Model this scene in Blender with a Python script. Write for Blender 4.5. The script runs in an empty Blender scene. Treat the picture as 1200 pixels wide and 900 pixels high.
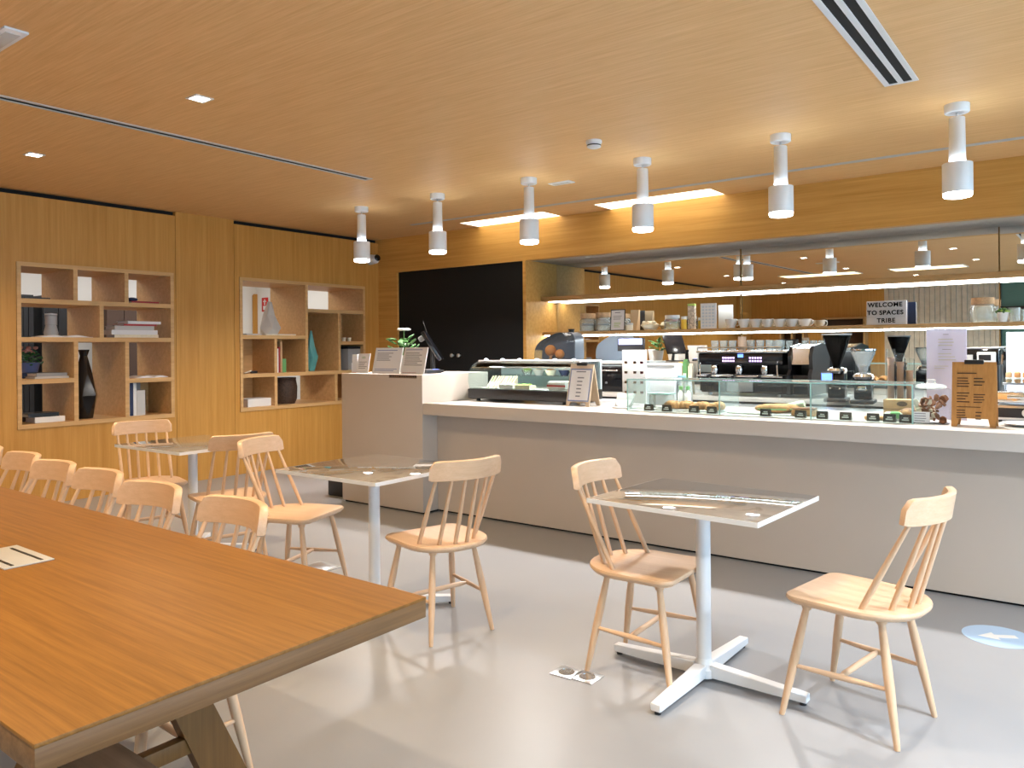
import bpy, bmesh, math, random
from mathutils import Vector, Matrix, Euler
random.seed(7)
PI = math.pi
sc = bpy.context.scene
C = sc.collection
# ------------------------------------------------------------------ camera
YAW, ROLL, FPX, CY, EYE = .65, -.0085, 905.0, 407.0, 1.38
cam = bpy.data.cameras.new('camera')
camo = bpy.data.objects.new('camera', cam)
C.objects.link(camo)
_f = Vector((-math.sin(YAW), math.cos(YAW), 0)); _r = Vector((math.cos(YAW), math.sin(YAW), 0)); _u = Vector((0, 0, 1))
_r2 = _r*math.cos(ROLL) + _u*math.sin(ROLL); _u2 = _u*math.cos(ROLL) - _r*math.sin(ROLL)
camo.matrix_world = Matrix(((_r2.x, _u2.x, -_f.x, 0), (_r2.y, _u2.y, -_f.y, 0), (_r2.z, _u2.z, -_f.z, EYE), (0, 0, 0, 1)))
cam.sensor_width = 36; cam.lens = 36*FPX/1200
cam.shift_y = -(450-CY)/1200
cam.clip_start = .05; cam.clip_end = 200
sc.camera = camo
EYEV = Vector((0, 0, EYE))
def ray(px, py): return _f*FPX + _r2*(px-600) - _u2*(py-CY)
def on(px, py, ax, v):
    d = ray(px, py); t = (v-EYEV[ax])/d[ax]; return EYEV + d*t
def onx(px, py, v): return on(px, py, 0, v)
def ony(px, py, v): return on(px, py, 1, v)
def onz(px, py, v=0.): return on(px, py, 2, v)
def xa(px, y, py=400): return ony(px, py, y).x          # world x of a picture column on the plane at depth y
def za(px, py, y): return ony(px, py, y).z
# ------------------------------------------------------------------ world, exposure
w = bpy.data.worlds.new('sky'); sc.world = w; w.use_nodes = True
bg = w.node_tree.nodes['Background']; bg.inputs[0].default_value = (.50, .74, 1, 1); bg.inputs[1].default_value = 4.2
vs = sc.view_settings
sc.display_settings.display_device = 'sRGB'
vs.view_transform = 'Standard'; vs.look = 'None'; vs.gamma = 1; vs.use_curve_mapping = False
vs.exposure = 0.5
sc.cycles.max_bounces = 10; sc.cycles.diffuse_bounces = 5; sc.cycles.glossy_bounces = 5; sc.cycles.transparent_max_bounces = 24
sc.cycles.transmission_bounces = 8
sc.cycles.caustics_reflective = False; sc.cycles.caustics_refractive = False
sc.cycles.sample_clamp_indirect = 6
P_PENDANT, P_DOWN, P_BEYOND, P_REAR = 24, 17, 60, 26     # watts
L_PANEL, L_LED, L_DIFF = 2.4, 7.0, 10.0       # emission
WARM, COOL, NEUT = (1, .76, .48), (.86, .93, 1), (1, .95, .88)
H = 2.81; WX = -7.575; BY = 7.06; MY = 7.68
# ------------------------------------------------------------------ materials
def new_mat(name):
    m = bpy.data.materials.new(name); m.use_nodes = True
    return m, m.node_tree.nodes, m.node_tree.links, m.node_tree.nodes['Principled BSDF']
def mat(name, col, rough=.5, metal=0., coat=0., emit=None, es=0., trans=0., spec=.5, noise=0., nscale=30.):
    m, N, L, b = new_mat(name)
    b.inputs['Base Color'].default_value = (*col, 1); b.inputs['Roughness'].default_value = rough
    b.inputs['Metallic'].default_value = metal; b.inputs['Coat Weight'].default_value = coat
    b.inputs['Coat Roughness'].default_value = .08
    b.inputs['Specular IOR Level'].default_value = spec
    b.inputs['Transmission Weight'].default_value = trans
    if emit: b.inputs['Emission Color'].default_value = (*emit, 1); b.inputs['Emission Strength'].default_value = es
    if noise:
        tc = N.new('ShaderNodeTexCoord'); nz = N.new('ShaderNodeTexNoise'); nz.inputs['Scale'].default_value = nscale; nz.inputs['Detail'].default_value = 5
        L.new(tc.outputs['Object'], nz.inputs['Vector'])
        rp = N.new('ShaderNodeValToRGB')
        rp.color_ramp.elements[0].position = .3; rp.color_ramp.elements[1].position = .7
        rp.color_ramp.elements[0].color = (*[c*(1-noise) for c in col], 1); rp.color_ramp.elements[1].color = (*[min(1, c*(1+noise)) for c in col], 1)
        L.new(nz.outputs['Fac'], rp.inputs['Fac']); L.new(rp.outputs['Color'], b.inputs['Base Color'])
    return m
def wood(name, c0, c1, axis='X', scale=1., rough=.42, coat=0., fleck=None):
    """veneer: streaks stretched along one axis of the object's own coordinates"""
    m, N, L, b = new_mat(name)
    tc = N.new('ShaderNodeTexCoord'); mp = N.new('ShaderNodeMapping')
    s = {'X': (.9, 30, 30), 'Y': (30, .9, 30), 'Z': (30, 30, .9)}[axis]
    mp.inputs['Scale'].default_value = [v*scale for v in s]
    L.new(tc.outputs['Object'], mp.inputs['Vector'])
    n1 = N.new('ShaderNodeTexNoise'); n1.inputs['Scale'].default_value = 1.; n1.inputs['Detail'].default_value = 6; n1.inputs['Roughness'].default_value = .62
    L.new(mp.outputs['Vector'], n1.inputs['Vector'])
    n2 = N.new('ShaderNodeTexNoise'); n2.inputs['Scale'].default_value = 4.2; n2.inputs['Detail'].default_value = 3
    L.new(mp.outputs['Vector'], n2.inputs['Vector'])
    mx = N.new('ShaderNodeMath'); mx.operation = 'MULTIPLY_ADD'; mx.inputs[1].default_value = .35
    L.new(n2.outputs['Fac'], mx.inputs[0]); L.new(n1.outputs['Fac'], mx.inputs[2])
    rp = N.new('ShaderNodeValToRGB')
    rp.color_ramp.elements[0].position = .42; rp.color_ramp.elements[0].color = (*c0, 1)
    rp.color_ramp.elements[1].position = .88; rp.color_ramp.elements[1].color = (*c1, 1)
    L.new(mx.outputs[0], rp.inputs['Fac']); L.new(rp.outputs['Color'], b.inputs['Base Color'])
    b.inputs['Roughness'].default_value = rough; b.inputs['Coat Weight'].default_value = coat; b.inputs['Coat Roughness'].default_value = .15
    b.inputs['Specular IOR Level'].default_value = .35
    return m
def glass_thin(name, tint=(.93, .98, .98), rough=0., fres=1.45, body=0.):
    m, N, L, b = new_mat(name); N.remove(b); out = N['Material Output']
    tr = N.new('ShaderNodeBsdfTransparent'); tr.inputs[0].default_value = (*tint, 1)
    gl = N.new('ShaderNodeBsdfGlossy'); gl.inputs['Roughness'].default_value = rough + .01
    fr = N.new('ShaderNodeFresnel'); fr.inputs[0].default_value = fres
    mx = N.new('ShaderNodeMixShader'); L.new(fr.outputs[0], mx.inputs[0]); L.new(tr.outputs[0], mx.inputs[1]); L.new(gl.outputs[0], mx.inputs[2])
    last = mx.outputs[0]
    if body:
        df = N.new('ShaderNodeBsdfDiffuse'); df.inputs[0].default_value = (.85, .92, .92, 1)
        m2 = N.new('ShaderNodeMixShader'); m2.inputs[0].default_value = body; L.new(last, m2.inputs[1]); L.new(df.outputs[0], m2.inputs[2]); last = m2.outputs[0]
    L.new(last, out.inputs['Surface']); return m
M = {}
M['ceil'] = wood('oak_ceiling', (.64, .365, .145), (.80, .51, .24), 'X', 2.6, .5)
M['wallv'] = wood('oak_wall', (.48, .225, .042), (.62, .325, .08), 'Z', .9, .45)
M['wallh'] = wood('oak_fascia', (.50, .25, .052), (.66, .365, .10), 'X', .9, .45)
M['shelfw'] = wood('oak_shelf', (.54, .31, .12), (.70, .44, .20), 'Y', 1., .45)
M['shelfx'] = wood('oak_shelf_long', (.36, .21, .08), (.50, .31, .135), 'X', 1., .45)
M['table'] = wood('oak_table', (.16, .064, .008), (.27, .116, .019), 'X', 2.3, .5, 0)
M['tedge'] = wood('oak_table_edge', (.12, .057, .020), (.22, .112, .044), 'Y', 1.6, .45)
M['tleg'] = wood('oak_leg', (.12, .052, .012), (.20, .092, .024), 'Z', 1.4, .45)
M['bench'] = wood('oak_bench', (.23, .16, .11), (.33, .24, .17), 'X', 1.4, .5)
M['beech'] = wood('beech', (.63, .41, .25), (.73, .505, .335), 'Y', 1.6, .38, .1)
M['beechz'] = wood('beech_turned', (.62, .40, .24), (.72, .495, .325), 'Z', 1.6, .38, .1)
M['beechx'] = wood('beech_rail', (.63, .41, .25), (.73, .505, .335), 'X', 1.6, .38, .1)
M['kraft'] = mat('kraft', (.52, .33, .17), .8, noise=.1)
M['cork'] = mat('cork', (.55, .36, .2), .8, noise=.2, nscale=60)
M['boardw'] = wood('menu_board_wood', (.42, .20, .055), (.55, .28, .09), 'Z', 2., .5)
M['white'] = mat('white_paint', (.80, .80, .79), .35)
M['wmetal'] = mat('white_powder_coat', (.78, .79, .81), .4)
M['porc'] = mat('porcelain', (.85, .85, .84), .15, coat=.3)
M['paper'] = mat('paper', (.83, .84, .86), .8)
M['paperl'] = mat('lavender_paper', (.66, .66, .86), .8)
M['print'] = mat('grey_print', (.22, .23, .27), .8)
M['blueprint'] = mat('blue_print', (.12, .2, .5), .8)
M['black'] = mat('black_plastic', (.012, .012, .014), .35)
M['blackg'] = mat('black_gloss', (.008, .008, .010), .12)
M['blackm'] = mat('black_matte', (.006, .006, .007), .9, spec=.1)
M['doorb'] = mat('black_laminate', (.006, .007, .008), .55, spec=.25)
M['chrome'] = mat('chrome', (.82, .84, .86), .12, metal=1)
M['steel'] = mat('brushed_steel', (.62, .64, .66), .32, metal=1)
M['greige'] = mat('greige_counter', (.53, .465, .405), .5, noise=.02, nscale=3)
M['slab'] = mat('counter_slab', (.62, .585, .55), .28, coat=.3)
M['mirror'] = mat('mirror', (.80, .82, .80), .004, metal=1)
M['gap'] = mat('dark_gap', (.006, .006, .006), .9)
M['glass'] = glass_thin('clear_glass', fres=1.2)
M['glassg'] = glass_thin('greenish_pane_glass', (.93, .985, .98), fres=1.18, body=.05)
M['paneclear'] = glass_thin('divider_pane_glass', (.975, .99, .99), fres=1.06, body=.015)
M['hopper'] = glass_thin('dark_hopper', (.10, .085, .08), fres=1.25)
M['divider'] = glass_thin('cyan_divider', (.95, .99, .99), fres=1.0005, body=.10)
M['edgeglass'] = mat('glass_edge', (.42, .72, .70), .15)
M['jar'] = glass_thin('jar_glass', (.96, .98, .98), fres=1.25, body=.22)
M['smoke'] = glass_thin('smoked_dome', (.72, .76, .82), fres=1.2, body=.04)
M['wallw'] = mat('white_wall', (.80, .79, .77), .7)
M['slat'] = mat('grey_slat', (.62, .56, .46), .6, noise=.1, nscale=8)
M['greenglass'] = mat('dark_green_glass', (.10, .22, .19), .25)
M['lamp'] = mat('lamp_diffuser', (1, 1, 1), .5, emit=(1, .97, .93), es=L_DIFF)
M['lampw'] = mat('downlight_diffuser', (1, 1, 1), .5, emit=(1, .9, .76), es=L_DIFF*1.6)
M['uplight'] = mat('uplight_ring', (1, 1, 1), .5, emit=(.75, .9, 1), es=28)
M['panel'] = mat('light_panel', (1, 1, 1), .5, emit=(1, .90, .70), es=L_PANEL)
M['led'] = mat('led_strip', (1, 1, 1), .5, emit=(1, .98, .95), es=L_LED)
M['ledlow'] = mat('cool_led_strip', (1, 1, 1), .5, emit=(.84, .94, 1), es=15)
M['dotcool'] = mat('case_dot', (1, 1, 1), .5, emit=(.92, .98, 1), es=7)
M['bread'] = mat('bread_crust', (.50, .25, .09), .7, noise=.35, nscale=25)
M['choc'] = mat('chocolate', (.26, .11, .05), .5, noise=.3, nscale=30)
M['cream'] = mat('cream', (.84, .78, .62), .6, noise=.08)
M['leaf'] = mat('leaf', (.05, .16, .035), .5, noise=.3)
M['leafl'] = mat('pale_leaf', (.35, .55, .1), .5)
M['teal'] = mat('teal_ceramic', (.12, .42, .42), .45)
M['red'] = mat('red', (.40, .03, .035), .5)
M['navy'] = mat('navy', (.02, .035, .10), .5)
M['grey'] = mat('grey', (.30, .31, .32), .6)
M['lgrey'] = mat('light_grey', (.55, .55, .54), .6)
M['brown'] = mat('dark_brown', (.07, .035, .02), .6)
M['green'] = mat('green', (.15, .4, .14), .6)
M['yellow'] = mat('yellow', (.75, .5, .05), .5)
M['orange'] = mat('orange', (.75, .25, .03), .5)
M['blue'] = mat('blue', (.05, .2, .6), .5)
M['sticker'] = mat('floor_sticker_blue', (.40, .55, .75), .35)
M['scrblue'] = mat('blue_screen', (.1, .2, .8), .3, emit=(.12, .25, 1), es=1.6)
M['scrlav'] = mat('lavender_screen', (.4, .5, .9), .3, emit=(.35, .5, 1), es=.9)
M['btn'] = mat('lit_buttons', (.6, .4, .8), .3, emit=(.75, .55, 1), es=1.2)
M['beans'] = mat('coffee_beans', (.02, .01, .006), .5)
# poured resin floor
def floor_mat():
    m, N, L, b = new_mat('resin_floor')
    tc = N.new('ShaderNodeTexCoord'); nz = N.new('ShaderNodeTexNoise'); nz.inputs['Scale'].default_value = .9; nz.inputs['Detail'].default_value = 6
    L.new(tc.outputs['Object'], nz.inputs['Vector'])
    rp = N.new('ShaderNodeValToRGB'); rp.color_ramp.elements[0].position = .3; rp.color_ramp.elements[1].position = .7
    rp.color_ramp.elements[0].color = (.255, .26, .275, 1); rp.color_ramp.elements[1].color = (.29, .295, .31, 1)
    L.new(nz.outputs['Fac'], rp.inputs['Fac']); L.new(rp.outputs['Color'], b.inputs['Base Color'])
    b.inputs['Roughness'].default_value = .34; b.inputs['Specular IOR Level'].default_value = .42
    return m
M['floor'] = floor_mat()
# marble table top
def marble_mat():
    m, N, L, b = new_mat('grey_marble')
    tc = N.new('ShaderNodeTexCoord'); nz = N.new('ShaderNodeTexNoise'); nz.inputs['Scale'].default_value = 5; nz.inputs['Detail'].default_value = 9; nz.inputs['Distortion'].default_value = 1.6
    L.new(tc.outputs['Object'], nz.inputs['Vector'])
    rp = N.new('ShaderNodeValToRGB'); e = rp.color_ramp.elements
    e[0].position = .35; e[0].color = (.27, .255, .24, 1); e[1].position = .62; e[1].color = (.22, .205, .19, 1)
    k = e.new(.5); k.color = (.30, .285, .27, 1)
    L.new(nz.outputs['Fac'], rp.inputs['Fac']); L.new(rp.outputs['Color'], b.inputs['Base Color'])
    b.inputs['Roughness'].default_value = .02; b.inputs['Specular IOR Level'].default_value = .8; b.inputs['Coat Weight'].default_value = .6; b.inputs['Coat Roughness'].default_value = .005
    return m
M['marble'] = marble_mat()
# ------------------------------------------------------------------ mesh helpers
class MB:
    def __init__(s): s.bm = bmesh.new()
    def box(s, x0, x1, y0, y1, z0, z1, bev=0., mtx=None):
        r = bmesh.ops.create_cube(s.bm, size=1)
        vs_ = r['verts']
        for v in vs_: v.co = Vector((x0+(v.co.x+.5)*(x1-x0), y0+(v.co.y+.5)*(y1-y0), z0+(v.co.z+.5)*(z1-z0)))
        if bev:
            es = list({e for v in vs_ for e in v.link_edges})
            rr = bmesh.ops.bevel(s.bm, geom=es, offset=bev, segments=2, profile=.5, affect='EDGES')
            vs_ = list({v for f in rr['faces'] for v in f.verts} | {v for v in vs_ if v.is_valid})
        if mtx is not None:
            for v in vs_: v.co = mtx @ v.co
        return s
    def lathe(s, prof, seg=20, mtx=None, cap=True):
        rings = []
        for r, z in prof:
            rings.append([s.bm.verts.new(Vector((r*math.cos(2*PI*i/seg), r*math.sin(2*PI*i/seg), z))) for i in range(seg)])
        for a, b in zip(rings, rings[1:]):
            for i in range(seg): s.bm.faces.new((a[i], a[(i+1) % seg], b[(i+1) % seg], b[i]))
        if cap:
            if prof[0][0] > 1e-4: s.bm.faces.new(rings[0][::-1])
            if prof[-1][0] > 1e-4: s.bm.faces.new(rings[-1])
        if mtx is not None:
            for rg in rings:
                for v in rg: v.co = mtx @ v.co
        return s
    def rod(s, p0, p1, prof, seg=12):
        """turned rod from p0 to p1; prof = [(t, radius)]"""
        p0, p1 = Vector(p0), Vector(p1); d = p1-p0; q = d.to_track_quat('Z', 'Y').to_matrix().to_4x4()
        return s.lathe([(r, t*d.length) for t, r in prof], seg, Matrix.Translation(p0) @ q)
    def tube(s, pts, r, seg=8):
        pts = [Vector(p) for p in pts]; rings = []
        for i, p in enumerate(pts):
            d = (pts[min(i+1, len(pts)-1)]-pts[max(i-1, 0)]).normalized(); q = d.to_track_quat('Z', 'Y')
            rings.append([s.bm.verts.new(p + q @ Vector((r*math.cos(2*PI*k/seg), r*math.sin(2*PI*k/seg), 0))) for k in range(seg)])
        for a, b in zip(rings, rings[1:]):
            for i in range(seg): s.bm.faces.new((a[i], a[(i+1) % seg], b[(i+1) % seg], b[i]))
        s.bm.faces.new(rings[0][::-1]); s.bm.faces.new(rings[-1]); return s
    def prism(s, poly, z0, z1, mtx=None):
        a = [s.bm.verts.new(Vector((x, y, z0))) for x, y in poly]; b = [s.bm.verts.new(Vector((x, y, z1))) for x, y in poly]
        s.bm.faces.new(a[::-1]); s.bm.faces.new(b); n = len(poly)
        for i in range(n): s.bm.faces.new((a[i], a[(i+1) % n], b[(i+1) % n], b[i]))
        if mtx is not None:
            for v in a+b: v.co = mtx @ v.co
        return s
    def ball(s, c, r, sz=(1, 1, 1), sub=2, mtx=None, jit=0.):
        rr = bmesh.ops.create_icosphere(s.bm, subdivisions=sub, radius=1)
        for v in rr['verts']:
            k = 1+random.uniform(-jit, jit)
            v.co = Vector((v.co.x*r*sz[0]*k, v.co.y*r*sz[1]*k, v.co.z*r*sz[2]*k))
            if mtx is not None: v.co = mtx @ v.co
            v.co += Vector(c)
        return s
    def build(s, name, m, parent=None, loc=None, rz=0., smooth=40):
        bmesh.ops.recalc_face_normals(s.bm, faces=s.bm.faces[:])
        me = bpy.data.meshes.new(name); s.bm.to_mesh(me); s.bm.free()
        o = bpy.data.objects.new(name, me); C.objects.link(o)
        me.materials.append(M[m] if isinstance(m, str) else m)
        if smooth:
            for p in me.polygons: p.use_smooth = True
            me.set_sharp_from_angle(angle=math.radians(smooth))
        if parent is not None: o.parent = parent
        if loc is not None: o.location = loc
        if rz: o.rotation_euler.z = rz
        return o
def B(name, m, x0, x1, y0, y1, z0, z1, parent=None, bev=0.): return MB().box(x0, x1, y0, y1, z0, z1, bev).build(name, m, parent)
def struct(o): o['kind'] = 'structure'; return o
def tag(o, label, cat, group=None):
    o['label'] = label; o['category'] = cat
    if group: o['group'] = group
    return o
def thing(name, label, cat, loc=(0, 0, 0), rz=0., group=None):
    o = bpy.data.objects.new(name, None); C.objects.link(o); o.empty_display_size = .1
    o.location = loc; o.rotation_euler.z = rz
    return tag(o, label, cat, group)
def copy_tree(o, parent=None):
    c = o.copy(); C.objects.link(c)
    if parent is not None: c.parent = parent
    for ch in list(o.children): copy_tree(ch, c)
    return c
def dup(o, loc, rz, label, group=None):
    c = copy_tree(o); c.location = loc; c.rotation_euler.z = rz; c['label'] = label
    if group: c['group'] = group
    return c
def text(s, size, m, parent, loc, rot, ext=.0008, align='CENTER', name='lettering', space=1.):
    cu = bpy.data.curves.new(name, 'FONT'); cu.body = s; cu.size = size; cu.extrude = ext; cu.align_x = align; cu.align_y = 'CENTER'; cu.space_character = space
    cu.materials.append(M[m]); cu.offset = size*.03
    tmp = bpy.data.objects.new(name+'_curve', cu); C.objects.link(tmp); bpy.context.view_layer.update()
    me = bpy.data.meshes.new_from_object(tmp.evaluated_get(bpy.context.evaluated_depsgraph_get())); me.name = name
    bpy.data.objects.remove(tmp); bpy.data.curves.remove(cu)
    o = bpy.data.objects.new(name, me); C.objects.link(o); o.parent = parent; o.location = loc; o.rotation_euler = rot
    return o
def area(name, loc, size, watts, col, rot=(0, 0, 0), size_y=None, parent=None, disk=False, spread=PI):
    l = bpy.data.lights.new(name, 'AREA'); l.energy = watts; l.color = col; l.size = size; l.spread = spread
    l.shape = 'DISK' if disk else ('RECTANGLE' if size_y else 'SQUARE')
    if size_y: l.size_y = size_y
    o = bpy.data.objects.new(name, l); C.objects.link(o); o.location = loc; o.rotation_euler = rot
    if parent is not None: o.parent = parent
    return o
# ------------------------------------------------------------------ room shell
RX, RY0 = 3.6, -4.0            # right wall with windows, wall behind the camera
BX = -11.2                     # far wall of the room beyond the bookcases
struct(B('floor', 'floor', BX-.2, RX+.2, RY0-.2, MY+.2, -.1, 0))
# ceiling with the two light slots left open beside the back wall
LS = [(-5.84, -4.67), (-4.05, -2.81)]
c = MB(); c.box(BX-.2, RX+.2, RY0-.2, 6.70, H, H+.12)
c.box(BX-.2, LS[0][0], 6.70, MY+.2, H, H+.12); c.box(LS[0][1], LS[1][0], 6.70, MY+.2, H, H+.12); c.box(LS[1][1], RX+.2, 6.70, MY+.2, H, H+.12)
c.box(LS[0][0], LS[0][1], BY, MY+.2, H, H+.12); c.box(LS[1][0], LS[1][1], BY, MY+.2, H, H+.12)
struct(c.build('ceiling', 'ceil'))
# bookcase openings in the left wall
O1 = (2.768, 4.217, .692, 2.175); O2 = (4.981, 6.815, .690, 2.185)
TH = .70                       # wall/bookcase depth
c = MB()
def wl(y0, y1, z0, z1, x0=WX-.05): c.box(x0, WX, y0, y1, z0, z1)
YS1, YS2 = onx(205, 248, WX).y, onx(274, 260, WX).y
SL = .045
wl(RY0, O1[0], 0, H-SL); wl(O1[0], O1[1], 0, O1[2]); wl(O1[0], O1[1], O1[3], H-SL); wl(O1[1], YS1, 0, H-SL)
wl(YS1+.004, YS2-.004, 0, H)
wl(YS2, O2[0], 0, H-SL); wl(O2[0], O2[1], 0, O2[2]); wl(O2[0], O2[1], O2[3], H-SL); wl(O2[1], BY, 0, H-SL)
struct(c.build('wall_left', 'wallv', smooth=0))
c = MB()                                                     # the hollow behind the veneer: back skin and dark gap above
c.box(WX-TH, WX-TH+.05, RY0, O1[0], 0, H); c.box(WX-TH, WX-TH+.05, O1[0], O1[1], 0, O1[2]); c.box(WX-TH, WX-TH+.05, O1[0], O1[1], O1[3], H)
c.box(WX-TH, WX-TH+.05, O1[1], O2[0], 0, H); c.box(WX-TH, WX-TH+.05, O2[0], O2[1], 0, O2[2]); c.box(WX-TH, WX-TH+.05, O2[0], O2[1], O2[3], H); c.box(WX-TH, WX-TH+.05, O2[1], BY, 0, H)
struct(c.build('wall_left_rear_skin', 'wallw', smooth=0))
struct(MB().box(WX-.12, WX-.055, RY0, BY, H-.12, H).build('trim_1', 'gap', smooth=0))
# back wall: oak fascia around a pair of black doors, then the bar niche
DX0, DX1, DZ = -7.225, -5.205, 2.362
NX0 = -5.165
c = MB(); c.box(WX-TH, DX0, BY, BY+.1, 0, H); c.box(DX0, DX1, BY, BY+.1, DZ, H); c.box(DX1, NX0, BY, MY+.1, 0, H)
c.box(NX0, RX, BY, BY+.1, 2.365, H)
struct(c.build('wall_back', 'wallh', smooth=0))
d = struct(B('door_1', 'doorb', DX0, DX1, BY+.03, BY+.08, 0, DZ))
for px in (531.5, 539.5):
    p = ony(px, 416.5, BY+.03)
    MB().lathe([(.0, 0), (.010, 0), (.010, .02), (.022, .03), (.024, .042), (.016, .052), (0, .054)], 14, Matrix.Translation((p.x, BY+.03, p.z)) @ Matrix.Rotation(PI/2, 4, 'X')).build('door_knob', 'steel', d)
struct(MB().box(NX0, RX, BY+.1, MY+.05, 2.365, 2.40).build('trim_2', mat('niche_soffit', (.50, .46, .42), .5)))
struct(MB().box(NX0-.01, RX+.1, MY+.03, MY+.1, 0, 2.40).build('wall_niche', 'wallh'))
# three mirror sheets behind the bar, each hung a hair differently
MJ = [NX0+.002, -2.905, -.665, RX]
MYAW = [math.radians(-.3), math.radians(-1.1), math.radians(-.5)]
for i in range(3):
    a, b = MJ[i]+.003, MJ[i+1]-.003
    o = MB().box(-(b-a)/2, (b-a)/2, -.004, .004, .90, 2.365).build('wall_niche_mirror', 'mirror', smooth=0)
    o.location = ((a+b)/2, MY, 0); o.rotation_euler.z = MYAW[i]; struct(o)
# wall behind the camera and glazed right wall (only mirrors and floor see them)
c = MB(); c.box(WX-TH, -4.4, RY0-.1, RY0, 0, H); struct(c.build('wall_rear', 'wallv', smooth=0))
c = MB()
for k in range(24): c.box(-4.4+k*.105, -4.4+k*.105+.095, RY0-.1, RY0+(.012 if k % 2 else 0), 0, H)
struct(c.build('wall_rear_slats', 'slat', smooth=0))
struct(MB().box(-1.9, RX, RY0-.12, RY0-.1, 0, H).build('window_3', 'greenglass', smooth=0))
c = MB()
for x in (-1.9, -.55, .8, 2.15, 3.5): c.box(x-.04, x+.04, RY0-.1, RY0-.02, 0, H)
c.box(-1.9, RX, RY0-.1, RY0-.03, 2.1, 2.16)
struct(c.build('trim_3', 'black', smooth=0))
for i, (xa_, xb_) in enumerate(((-6.75, -6.15), (-5.75, -4.75))):
    t = thing('wall_shelf', ['oak shelf unit with a dark back reflected in the bar mirror, the narrower one', 'oak shelf unit with a dark back reflected in the bar mirror, the wider one'][i], 'shelf', ((xa_+xb_)/2, RY0+.15, 1.0)); hw = (xb_-xa_)/2
    f = MB(); f.box(-hw, hw, -.14, .14, 0, .04); f.box(-hw, hw, -.14, .14, .98, 1.02); f.box(-hw, -hw+.04, -.14, .14, .04, .98); f.box(hw-.04, hw, -.14, .14, .04, .98); f.build('frame', 'shelfx', t, smooth=0)
    MB().box(-hw+.04, hw-.04, -.14, -.12, .04, .98).build('back_panel', 'brown', t, smooth=0)
    for z in (.34, .66): MB().box(-hw+.04, hw-.04, -.12, .135, z, z+.03).build('shelf', 'shelfx', t, smooth=0)
    MB().box(-.02, .02, -.12, .13, .37, .66).build('divider', 'shelfx', t, smooth=0)
WW = [(-3.7, -1.2), (-1.0, 1.5), (1.7, 4.2), (4.4, 6.9)]
c = MB(); c.box(RX, RX+.15, RY0, MY, 2.62, H); c.box(RX, RX+.15, RY0, MY, 0, .12)
ys = [RY0]+[v for w_ in WW for v in w_]+[MY]
for a, b in zip(ys[::2], ys[1::2]): c.box(RX, RX+.15, a, b, .12, 2.62)
struct(c.build('wall_right', 'wallw', smooth=0))
for i, (a, b) in enumerate(WW):
    o = MB().box(RX+.06, RX+.075, a, b, .12, 2.62).build('window_%d' % (4+i), 'glass', smooth=0); struct(o)
    f = MB(); f.box(RX+.03, RX+.11, a, a+.05, .12, 2.62); f.box(RX+.03, RX+.11, b-.05, b, .12, 2.62); f.box(RX+.03, RX+.11, (a+b)/2-.02, (a+b)/2+.02, .17, 2.57); f.box(RX+.03, RX+.11, a+.05, b-.05, .12, .17); f.box(RX+.03, RX+.11, a+.05, b-.05, 2.57, 2.62)
    f.build('window_frame', 'black', o, smooth=0)
    l = area('window_daylight_portal', (RX+.16, (a+b)/2, 1.37), b-a, 1, (1, 1, 1), (0, -PI/2, 0), 2.5); l.data.shape = 'RECTANGLE'; l.data.size = 2.5; l.data.size_y = b-a
    l.rotation_euler = (0, PI/2, 0); l.data.cycles.is_portal = True
# room beyond the open bookcases
c = MB(); c.box(BX-.1, BX, RY0, MY, 0, H); c.box(BX, WX-TH, MY, MY+.1, 0, H); c.box(BX, WX-TH, RY0-.1, RY0, 0, H)
struct(c.build('wall_beyond', 'wallw', smooth=0))
area('beyond_room_fill', (-9.6, 4.4, 2.74), 1.6, P_BEYOND, NEUT, size_y=5.5)  # added fill to brighten the room beyond, not a known lamp
struct(MB().box(-10.4, -8.8, 1.6, 7.2, 2.75, H-.002).build('ceiling_beyond_fill_housing', 'wmetal', smooth=0))  # unseen housing slab added above the fill
# ------------------------------------------------------------------ ceiling fittings
for i, (a, b) in enumerate(LS):
    t = thing('recessed_light_panel', ['bright recessed ceiling light slot above the black doors', 'bright recessed ceiling light slot over the left end of the bar niche'][i], 'light', (0, 0, H), group='light slots in the ceiling')
    MB().box(a+.005, b-.005, 6.705, BY-.005, .004, .016).build('diffuser', 'panel', t, smooth=0)
    f = MB(); f.box(a, b, 6.70, 6.704, .0, .10); f.box(a, a+.004, 6.704, BY, .0, .10); f.box(b-.004, b, 6.704, BY, .0, .10); f.build('frame', 'wmetal', t, smooth=0)
for i, (a, b) in enumerate(((-5.6, -4.1), (-3.5, -2.25))):
    t = thing('ceiling_light_panel', ['warm ceiling light panel reflected in the bar mirror, the left one', 'warm ceiling light panel reflected in the bar mirror, the right one'][i], 'light', ((a+b)/2, -.85, H), 0, 'warm ceiling panels seen in the mirror'); hw = (b-a)/2
    MB().box(-hw+.02, hw-.02, -.28, .28, -.012, -.001).build('diffuser', mat('warm_panel%d' % i, (1, 1, 1), .5, emit=(1, .80, .42), es=2.2), t, smooth=0)
    f = MB(); f.box(-hw, hw, -.30, -.28, -.014, -.001); f.box(-hw, hw, .28, .30, -.014, -.001); f.box(-hw, -hw+.02, -.28, .28, -.014, -.001); f.box(hw-.02, hw, -.28, .28, -.014, -.001); f.build('frame', 'wmetal', t, smooth=0)
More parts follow.
